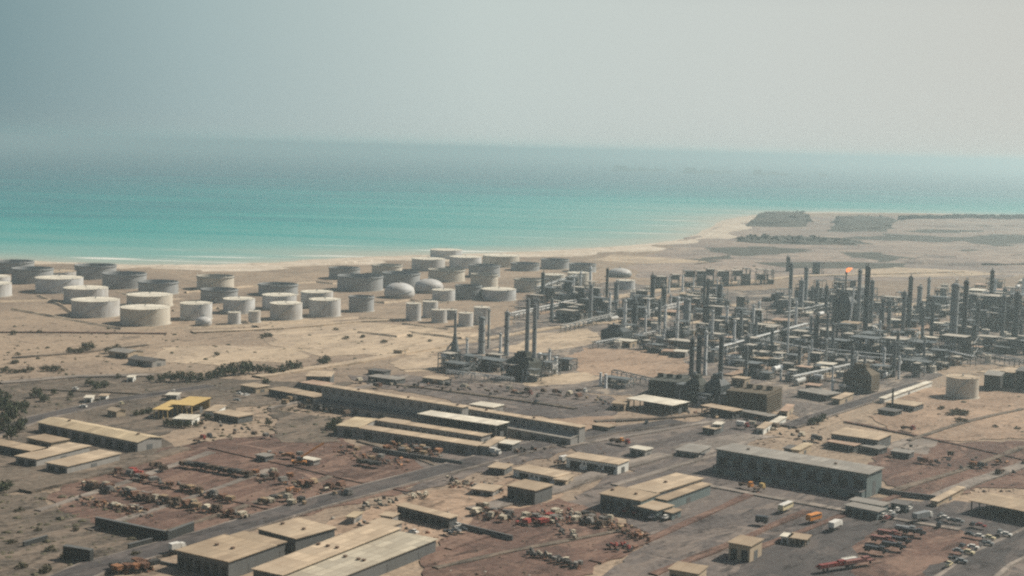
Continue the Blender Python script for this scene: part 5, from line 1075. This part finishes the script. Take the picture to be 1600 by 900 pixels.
for x, y, c in [(700, 838, 'dark'), (712, 836, 'grey'), (722, 834, 'dark'), (714, 828, 'white'), (535, 846, 'white'), (504, 838, 'dark'), (476, 848, 'dark'), (442, 858, 'white'), (408, 868, 'white'), (398, 872, 'dark'), (654, 852, 'grey'), (640, 842, 'dark'), (646, 838, 'white')]: car(c, c + ' pickup among the sandy yard sheds', vh(x, y), R_.choice((U, V)) + R_.uniform(-.3, .3), True)
for x, y, c in [(130, 640, 'white'), (272, 616, 'white'), (374, 620, 'white'), (385, 622, 'white'), (118, 612, 'white'), (370, 630, 'grey'), (190, 635, 'cream')]: car(c, c + ' car near the dark western road', vh(x, y), R_.uniform(0, 3))
for x, y, c in [(1094, 716, 'dark'), (1139, 726, 'white'), (1166, 737, 'cream'), (1178, 739, 'grey'), (1010, 665, 'dark'), (935, 737, 'dark'), (838, 632, 'dark'), (1005, 712, 'dark'), (1140, 744, 'grey')]: car(c, c + ' car on the open yard round the teal hall', vh(x, y), R_.uniform(0, 3), R_.random() < .5)
# orange crane
p = vh(467, 729); t = thing('mobile_crane', 'orange mobile crane with raised boom in the brown yard', 'crane', p, 0)
one('carrier', PAINTS['orange'], t, lambda m: m.box(0, 0, .6, 7, 2.4, .9)); cb = one('cab', PAINTS['dark'], t, lambda m: m.box(.5, .3, 1.51, 2.6, 2.2, 1.7))
one('window', W['glass'], cb, lambda m: m.box(1.82, .3, 2.2, .05, 1.5, .7))
one('boom', PAINTS['orange'], t, lambda m: m.tube([(.3, 0, 2.6), (6, 2.5, 6.2), (11, 4.5, 9.2)], .42, 6)); one('hook_rope', W['steel'], t, lambda m: m.tube([(11, 4.5, 9.2), (11.1, 4.5, 4)], .08, 4)); wheels(t, (-2.4, 0, 2.4), 1.25, .55)

# ------------------------------------------------------------------ yards: pipe bundles, crates, drums, machines laid out in rows
YR = random.Random(5)
YM = [paint('yard_rust', (.17, .095, .065), .85, .4, .6), paint('yard_brown', (.13, .095, .07), .85, .4, .6), paint('yard_grey', (.20, .19, .175), .8, .4, .6), paint('yard_pale', (.46, .41, .32), .8, .3, .6), paint('yard_tan', (.34, .25, .16), .85, .35, .6), paint('yard_dark', (.06, .06, .058), .8, .4, .6), paint('yard_orange', (.30, .15, .08), .8, .35, .6), paint('yard_red', (.34, .075, .06), .7, .3, .6)]
YN = ['rust-brown', 'dark brown', 'grey', 'pale', 'tan', 'black', 'orange', 'red']
def item(kind, ci, base, loc, rz, s=1.0):
    m_ = YM[ci]
    if kind == 'pipe_bundle':
        t = thing('pipe_bundle', base, 'pipe bundle', loc, rz, 'stacked materials in the yards'); L = 6.5 * s
        for lv in range(3):
            for q in range(5 - lv):
                y = (q - (4 - lv) / 2) * .72; z = .62 + lv * .62
                one('pipe', m_, t, lambda m: m.tube([(-L / 2 + YR.uniform(-.2, .2), y, z), (L / 2 + YR.uniform(-.2, .2), y, z)], .34, 7))
        for x in (-L * .3, L * .3): one('bearer', W['bark'], t, lambda m: m.box(x, 0, -.1, .3, 3.8, .37))
    elif kind == 'crate':
        t = thing('crate', base, 'crate', loc, rz, 'stacked materials in the yards'); a, b, c = 3.2 * s, 2.2 * s, 1.9 * s
        one('box', m_, t, lambda m: m.box(0, 0, .2, a, b, c)); one('lid', m_, t, lambda m: m.box(0, 0, .2 + c + .002, a + .15, b + .15, .12))
        for x in (-.4, 0, .4): one('runner', W['bark'], t, lambda m: m.box(x * a, 0, -.1, .25, b, .29)); one('batten', W['bark'], t, lambda m: m.box(x * a, -b / 2 - .04, .2, .2, .07, c))
    elif kind == 'drum':
        t = thing('oil_drum', base, 'drum', loc, rz, 'stacked materials in the yards'); r = .75 * s
        one('body', m_, t, lambda m: m.lathe(0, 0, [(r, 0), (r, .7 * s), (r * 1.06, .75 * s), (r, .8 * s), (r, 1.5 * s), (r * .9, 1.55 * s)], 14))
    elif kind == 'beam_stack':
        t = thing('beam_stack', base, 'beam stack', loc, rz, 'stacked materials in the yards'); L = 7 * s
        for lv in range(3):
            for q in range(4): one('beam', m_, t, lambda m: (m.box(YR.uniform(-.4, .4), (q - 1.5) * .7, .3 + lv * .55, L, .5, .08), m.box(0, (q - 1.5) * .7, .38 + lv * .55, L * .98, .1, .3), m.box(0, (q - 1.5) * .7, .68 + lv * .55, L, .5, .08)))
    elif kind == 'machine':
        t = thing('old_machine', base, 'machine', loc, rz, 'stacked materials in the yards')
        one('bed', W['steel'], t, lambda m: m.box(0, 0, -.1, 4.2 * s, 1.8 * s, .6)); one('body', m_, t, lambda m: (m.box(-.5 * s, 0, .5, 2.2 * s, 1.6 * s, 1.6 * s, 0, .85)))
        one('cylinder', YM[2], t, lambda m: m.tube([(.4 * s, 0, 1.2 * s), (2.0 * s, 0, 1.2 * s)], .5 * s, 10)); one('pipe', m_, t, lambda m: m.tube([(-.6 * s, 0, 2 * s), (-.6 * s, 0, 3 * s), (-1.6 * s, .2, 3.1 * s)], .16, 6))
    else:
        t = thing('vessel_part', base, 'vessel part', loc, rz, 'stacked materials in the yards'); r = 1.1 * s
        one('shell', m_, t, lambda m: m.tube([(-2.4 * s, 0, r), (-2.3 * s, 0, r), (2.3 * s, 0, r), (2.5 * s, 0, r)], r, 12)); one('cradle', W['bark'], t, lambda m: (m.box(-1.4 * s, 0, -.1, .4, 1.6 * s, .6), m.box(1.4 * s, 0, -.1, .4, 1.6 * s, .6)))
KNAME = dict(pipe_bundle='pipe bundle', crate='crate', drum='drum', beam_stack='stack of beams', machine='old machine', vessel_part='scrap vessel')
def yard_row(a, b, n, where, kinds, cols, s=(.7, 1.15), jit=3, rz=None):
    n = int(n * 1.85)
    for q in range(n):
        t_ = (q + .5) / n; x = a[0] + (b[0] - a[0]) * t_ + YR.uniform(-jit, jit); y = a[1] + (b[1] - a[1]) * t_ + YR.uniform(-jit, jit) * .8
        k = YR.choice(kinds); c = YR.choice(cols)
        item(k, c, YN[c] + ' ' + KNAME[k] + ' ' + where, vh(x, y), (U if rz is None else rz) + YR.choice((0, 0, PI / 2)) + YR.uniform(-.35, .35), YR.uniform(*s) * .49)
ALLK = ['pipe_bundle', 'crate', 'beam_stack', 'machine', 'vessel_part']
yard_row((178, 741), (364, 786), 17, 'in the upper long row', ALLK, [0, 1, 2, 0, 4])
yard_row((126, 758), (392, 814), 32, 'in the longest row', ALLK, [0, 1, 2, 0, 4, 3])
yard_row((130, 765), (300, 800), 12, 'behind the longest row', ['crate', 'pipe_bundle', 'machine'], [1, 2, 5, 0])
yard_row((122, 783), (230, 806), 10, 'in the lower short row', ['machine', 'crate', 'vessel_part'], [6, 0, 1, 4], (.7, 1.1), 3)
yard_row((172, 795), (220, 799), 12, 'in the pale cluster of the lower short row', ['drum', 'crate'], [3, 3, 2], (.7, 1), 3)
yard_row((204, 742), (220, 747), 4, 'on the reddest heap of the upper row', ['crate', 'machine', 'beam_stack'], [7, 7], (.8, 1.2), 4)
yard_row((283, 730), (392, 748), 9, 'in the straight black line', ['pipe_bundle', 'beam_stack'], [5, 5, 1], (.9, 1.2), 1, U)
yard_row((238, 733), (256, 737), 2, 'beside the straight black line', ['pipe_bundle'], [2, 1])
yard_row((405, 712), (470, 718), 5, 'at the top of the brown yard', ['crate', 'vessel_part', 'beam_stack'], [0, 6, 2])
yard_row((520, 706), (640, 730), 11, 'scattered below the courtyard building', ['crate', 'machine', 'beam_stack', 'vessel_part'], [6, 0, 4, 2], (.7, 1.1), 8)
yard_row((404, 745), (545, 775), 13, 'low in the brown yard', ALLK, [0, 4, 3, 2, 6], (.7, 1.2), 9)
yard_row((445, 770), (465, 773), 3, 'in the bright orange pile', ['crate', 'vessel_part'], [6, 6], (.8, 1.2), 3)
yard_row((400, 785), (480, 790), 6, 'near the main road edge', ['beam_stack', 'pipe_bundle', 'crate'], [3, 5, 4], (.8, 1.2), 5)
yard_row((560, 727), (592, 733), 3, 'in the short black line', ['pipe_bundle', 'beam_stack'], [5, 1], (.9, 1.1), 1, U)
yard_row((600, 700), (690, 712), 22, 'in the heap under the courtyard building', ['crate', 'machine', 'vessel_part', 'beam_stack'], [0, 0, 6, 2, 4], (.7, 1.1), 9)
yard_row((745, 800), (800, 812), 14, 'at the western side of the scrap yard', ALLK, [2, 1, 3, 2, 0], (.6, 1.0), 9)
yard_row((815, 815), (895, 812), 30, 'in the red heap of the scrap yard', ['machine', 'vessel_part', 'crate', 'beam_stack'], [7, 7, 0, 2, 3, 7], (.6, 1.0), 12)
yard_row((905, 815), (950, 822), 12, 'at the dark middle of the scrap yard', ALLK, [1, 2, 5, 3], (.6, 1.0), 8)
yard_row((950, 822), (1015, 848), 17, 'at the tan eastern end of the scrap yard', ['machine', 'crate', 'vessel_part'], [6, 4, 0, 0], (.6, 1.1), 8)
yard_row((870, 832), (900, 842), 8, 'in the pale patch of the scrap yard', ['crate', 'drum', 'machine'], [3, 2, 5], (.7, 1), 6)
yard_row((952, 862), (992, 860), 6, 'on the lower edge of the scrap yard', ['machine', 'vessel_part'], [7, 5, 0], (.9, 1.3), 5)
yard_row((826, 868), (905, 890), 17, 'in the curving dark row at the bottom', ['drum', 'crate', 'machine'], [5, 3, 2, 5], (.8, 1.2), 3)
yard_row((700, 755), (790, 770), 12, 'in the sandy yard above the narrow shed', ['crate', 'machine', 'vessel_part'], [3, 5, 0, 2], (.7, 1.0), 6)
yard_row((566, 797), (620, 785), 8, 'west of the narrow shed', ['crate', 'machine'], [2, 3, 5], (.7, 1), 8)
yard_row((640, 782), (672, 778), 9, 'in the white cluster behind the narrow shed', ['drum', 'crate'], [3, 3], (.8, 1.1), 5)
yard_row((560, 824), (600, 832), 6, 'between hut and pale long shed', ['crate', 'machine', 'vessel_part'], [5, 2, 3], (.7, 1), 5)
yard_row((180, 893), (240, 888), 12, 'in the rusty pile at the bottom edge', ['machine', 'crate', 'beam_stack'], [0, 6, 5, 0], (.8, 1.2), 6)
yard_row((1400, 712), (1600, 740), 16, 'on the brown ground by the right edge', ['crate', 'machine', 'vessel_part', 'pipe_bundle'], [0, 1, 5, 2, 6], (.7, 1.1), 14)
yard_row((560, 600), (900, 622), 26, 'on the open yard behind the machine hall', ['crate', 'machine', 'vessel_part', 'pipe_bundle'], [2, 1, 3, 0, 5], (.8, 1.3), 8)
yard_row((1270, 690), (1390, 712), 8, 'behind the teal hall', ['crate', 'machine'], [5, 2, 1], (.7, 1.1), 6)
yard_row((425, 628), (545, 650), 10, 'in front of the machine hall end', ['crate', 'machine', 'pipe_bundle'], [2, 1, 5, 4], (.8, 1.2), 8)
yard_row((690, 702), (850, 706), 14, 'between the courtyard building and the low pale-walled building', ['crate', 'machine', 'vessel_part'], [2, 5, 3, 0], (.8, 1.2), 7)
yard_row((1150, 660), (1300, 700), 12, 'round the head of the diagonal road', ['crate', 'machine', 'pipe_bundle'], [2, 1, 3, 5], (.8, 1.2), 9)
yard_row((920, 625), (960, 640), 6, 'beside the brown low store', ['crate', 'machine'], [0, 4, 2], (.8, 1.2), 6)
yard_row((1060, 645), (1180, 660), 8, 'in front of the cooling towers', ['crate', 'vessel_part', 'machine'], [4, 2, 0, 5], (.8, 1.2), 6)
yard_row((300, 660), (430, 690), 9, 'on the waste ground right of the hedge', ['crate', 'machine', 'beam_stack'], [1, 5, 2], (.7, 1.1), 9)
# long dark walls and banks of the lower yard
def wall(pix, h, th, mat, base, name='wall'):
    pts = [at(*q) for q in pix]; p0 = pts[0]; t = MB()
    for a, b in zip(pts, pts[1:]):
        d = b - a; c = (a + b) / 2 - p0; t.box(c.x, c.y, -.2, d.length + th, th, h + .2, math.atan2(d.y, d.x))
    o = t.build(name, W[mat]); o.location = p0
    # capping
    c_ = MB()
    for a, b in zip(pts, pts[1:]):
        d = b - a; c = (a + b) / 2 - p0; c_.box(c.x, c.y, h + .003, d.length + th + .2, th + .25, .15, math.atan2(d.y, d.x))
    c_.build('coping', W['wdark'], o); return reg(o, base, 'wall', 'walls of the yards')
wall([(152, 825), (262, 848), (300, 833)], 4.2, 1.2, 'open_', 'long bank face, shade painted black, turning a corner beside the main road')  # face of a raised bank; its shade is put into the black colour
wall([(710, 824), (800, 846)], 2.2, .6, 'wdark', 'dark wall running from the narrow shed to the scrap yard')
wall([(583, 706), (640, 716), (722, 728)], 2.2, .6, 'wdark', 'dark wall below the heap under the courtyard building')
wall([(1330, 760), (1400, 775), (1460, 782)], 2.2, .5, 'wdark', 'dark fence-like wall right of the teal hall')
wall([(202, 861), (236, 852)], 2.6, .8, 'open_', 'short black wall near the main road')
wall([(38, 855), (72, 845)], 2.0, .8, 'open_', 'short black wall on the olive waste')
wall([(105, 874), (140, 880)], 5.0, 2.0, 'open_', 'black low block near the rusty pile')
wall([(230, 876), (345, 900)], .8, .4, 'wdark', 'low kerb-like wall under the broad warehouse')

# ------------------------------------------------------------------ tankers far out
for x0, x1, y, b in [(957, 1040, 267, 'hazy tanker far out at sea, leftmost of the line'), (1068, 1144, 270.5, 'darkest and longest-hulled tanker far out at sea'), (1176, 1234, 273.5, 'hazy tanker far out at sea, right of the darkest'), (1279, 1294, 275.5, 'tiny faint ship far out, last of the line')]:
    a, c = at(x0, y, -1.2), at(x1, y + .5, -1.2); L = (c - a).length; ctr = (a + c) / 2; k = mpp(ctr); H = 3.8 * k
    t = thing('tanker_ship', b, 'ship', (ctr.x, ctr.y, -1.2), math.atan2((c - a).y, (c - a).x), 'ships on the horizon'); bw = L * .14
    def hull(m):
        n = 12; top = []; bot = []
        for q in range(n + 1):
            s = -1 + 2 * q / n; wv = bw / 2 * (1 - max(0, abs(s) - .72) ** 1.3 * 4.2); wv = max(wv, .3)
            top.append((s * L / 2, wv)); bot.append((s * L / 2 * .97, wv * .9))
        for q in range(n):
            for sg in (1, -1):
                A, B = top[q], top[q + 1]; C, D = bot[q], bot[q + 1]
                Q = [(C[0], sg * C[1], -2), (D[0], sg * D[1], -2), (B[0], sg * B[1], H), (A[0], sg * A[1], H)]
                m.quad(*(Q if sg < 0 else reversed(Q)))
            m.quad((top[q][0], -top[q][1], H), (top[q + 1][0], -top[q + 1][1], H), (top[q + 1][0], top[q + 1][1], H), (top[q][0], top[q][1], H))
    one('hull', W['hull'], t, hull)
    one('bridge', W['hull'], t, lambda m: (m.box(-L * .36, 0, H, L * .08, bw * .8, H * .9), m.box(-L * .36, 0, H * 1.9, L * .04, bw * .95, H * .3)))
    one('funnel', W['hull'], t, lambda m: m.box(-L * .42, 0, H, L * .025, bw * .3, H * 1.3, 0, .8)); one('deck_house', W['hull'], t, lambda m: m.box(L * .05, 0, H, L * .06, bw * .5, H * .45))
    for xm in (-.1, .3): one('mast', W['hull'], t, lambda m: m.box(xm * L, 0, H, L * .008, L * .008, H * 1.1))

# ------------------------------------------------------------------ labels: look-alikes in one place are told apart by their order from the left
ORD = ['zeroth', 'first', 'second', 'third', 'fourth', 'fifth', 'sixth', 'seventh', 'eighth', 'ninth', 'tenth', 'eleventh', 'twelfth', 'thirteenth', 'fourteenth', 'fifteenth', 'sixteenth', 'seventeenth', 'eighteenth', 'nineteenth', 'twentieth']
by = {}
for o, b in PENDING: by.setdefault(b.strip(), []).append(o)
for b, os_ in by.items():
    if len(os_) == 1: os_[0]['label'] = b; continue
    os_.sort(key=lambda o: topx(o.location)[0])
    for k, o in enumerate(os_):
        n = len(os_); o['label'] = b + ', ' + ('leftmost' if k == 0 else 'rightmost' if k == n - 1 else ('middle one of three' if n == 3 else ORD[k + 1] + ' from the left'))

# ------------------------------------------------------------------ air, sky, sun, camera
hz = MB(); hz.box(0, 20000, -6, 140000, 100000, 178)
ho = hz.build('haze', bpy.data.materials.new('haze_air')); hm = ho.data.materials[0]; hm.use_nodes = True; nt = hm.node_tree
for n in list(nt.nodes):
    if n.type == 'BSDF_PRINCIPLED': nt.nodes.remove(n)
pv = nd(nt, 'ShaderNodeVolumePrincipled'); pv.inputs['Density'].default_value = HAZE; pv.inputs['Color'].default_value = HAZECOL + (1,); pv.inputs['Anisotropy'].default_value = HAZEG
nt.links.new(pv.outputs[0], [n for n in nt.nodes if n.type == 'OUTPUT_MATERIAL'][0].inputs['Volume'])
struct(ho, 'stuff')
SUN_AZ = math.radians(27)      # direction to the sun, from +X towards +Y
SUN_EL = math.radians(42)
w = bpy.data.worlds.new('World'); SC.world = w; w.use_nodes = True; nt = w.node_tree; L = nt.links
sk = nd(nt, 'ShaderNodeTexSky', sky_type='NISHITA'); sk.sun_disc = False; sk.sun_elevation = SUN_EL; sk.sun_rotation = PI / 2 - SUN_AZ
sk.altitude = 100; sk.air_density = 1.0; sk.dust_density = 2.0; sk.ozone_density = 1.0
hs = nd(nt, 'ShaderNodeHueSaturation'); hs.inputs['Saturation'].default_value = SKYSAT; L.new(sk.outputs[0], hs.inputs['Color'])
tn = nd(nt, 'ShaderNodeMix', data_type='RGBA', blend_type='MULTIPLY'); tn.inputs['Factor'].default_value = 1; tn.inputs['B'].default_value = SKYTINT + (1,); L.new(hs.outputs[0], tn.inputs['A'])
# dusty lower sky, brighter towards the sun's side
tcw = nd(nt, 'ShaderNodeTexCoord'); dt = nd(nt, 'ShaderNodeVectorMath', operation='DOT_PRODUCT'); dt.inputs[1].default_value = (math.cos(SUN_AZ), math.sin(SUN_AZ), .15); L.new(tcw.outputs['Generated'], dt.inputs[0])
rp = nd(nt, 'ShaderNodeValToRGB'); L.new(dt.outputs['Value'], rp.inputs['Fac'])
while len(rp.color_ramp.elements) < len(DUST): rp.color_ramp.elements.new(.5)
for e, (ps, c) in zip(rp.color_ramp.elements, DUST): e.position = ps; e.color = tuple(x for x in c) + (1,)
sc_ = nd(nt, 'ShaderNodeVectorMath', operation='SCALE'); sc_.inputs['Scale'].default_value = DUSTGAIN / SKYSTR; L.new(rp.outputs['Color'], sc_.inputs[0])
sx = nd(nt, 'ShaderNodeSeparateXYZ'); L.new(tcw.outputs['Generated'], sx.inputs[0])
el = nd(nt, 'ShaderNodeMapRange'); el.inputs['From Min'].default_value = .1; el.inputs['From Max'].default_value = .24; L.new(sx.outputs['Z'], el.inputs['Value'])
sm_ = nd(nt, 'ShaderNodeMix', data_type='RGBA'); L.new(el.outputs[0], sm_.inputs['Factor']); L.new(sc_.outputs[0], sm_.inputs['A']); L.new(tn.outputs['Result'], sm_.inputs['B'])
tn = sm_
L.new(tn.outputs['Result'], nt.nodes['Background'].inputs['Color']); nt.nodes['Background'].inputs['Strength'].default_value = SKYSTR
sd = bpy.data.lights.new('sun', 'SUN'); sd.energy = SUNSTR; sd.angle = math.radians(.6); sd.color = (1, .91, .78)
so = bpy.data.objects.new('sun', sd); COL.objects.link(so)
to = Vector((math.cos(SUN_EL) * math.cos(SUN_AZ), math.cos(SUN_EL) * math.sin(SUN_AZ), math.sin(SUN_EL)))
so.rotation_euler = to.to_track_quat('Z', 'Y').to_euler(); so.location = to * 400
cd = bpy.data.cameras.new('camera'); cd.lens = 50; cd.sensor_width = 36; cd.clip_start = 1; cd.clip_end = 200000
co = bpy.data.objects.new('camera', cd); COL.objects.link(co); co.location = CAM; co.rotation_euler = RM.to_euler(); SC.camera = co
SC.view_settings.view_transform = 'Standard'; SC.view_settings.look = 'None'; SC.view_settings.exposure = EXPO; SC.view_settings.gamma = 1
SC.render.engine = 'CYCLES'; SC.render.resolution_x = 1024; SC.render.resolution_y = 576
cy = SC.cycles; cy.max_bounces = 5; cy.diffuse_bounces = 2; cy.glossy_bounces = 2; cy.volume_bounces = 1; cy.transparent_max_bounces = 4; cy.caustics_reflective = False; cy.caustics_refractive = False
cy.use_denoising = DENOISE; cy.filter_width = 2.2
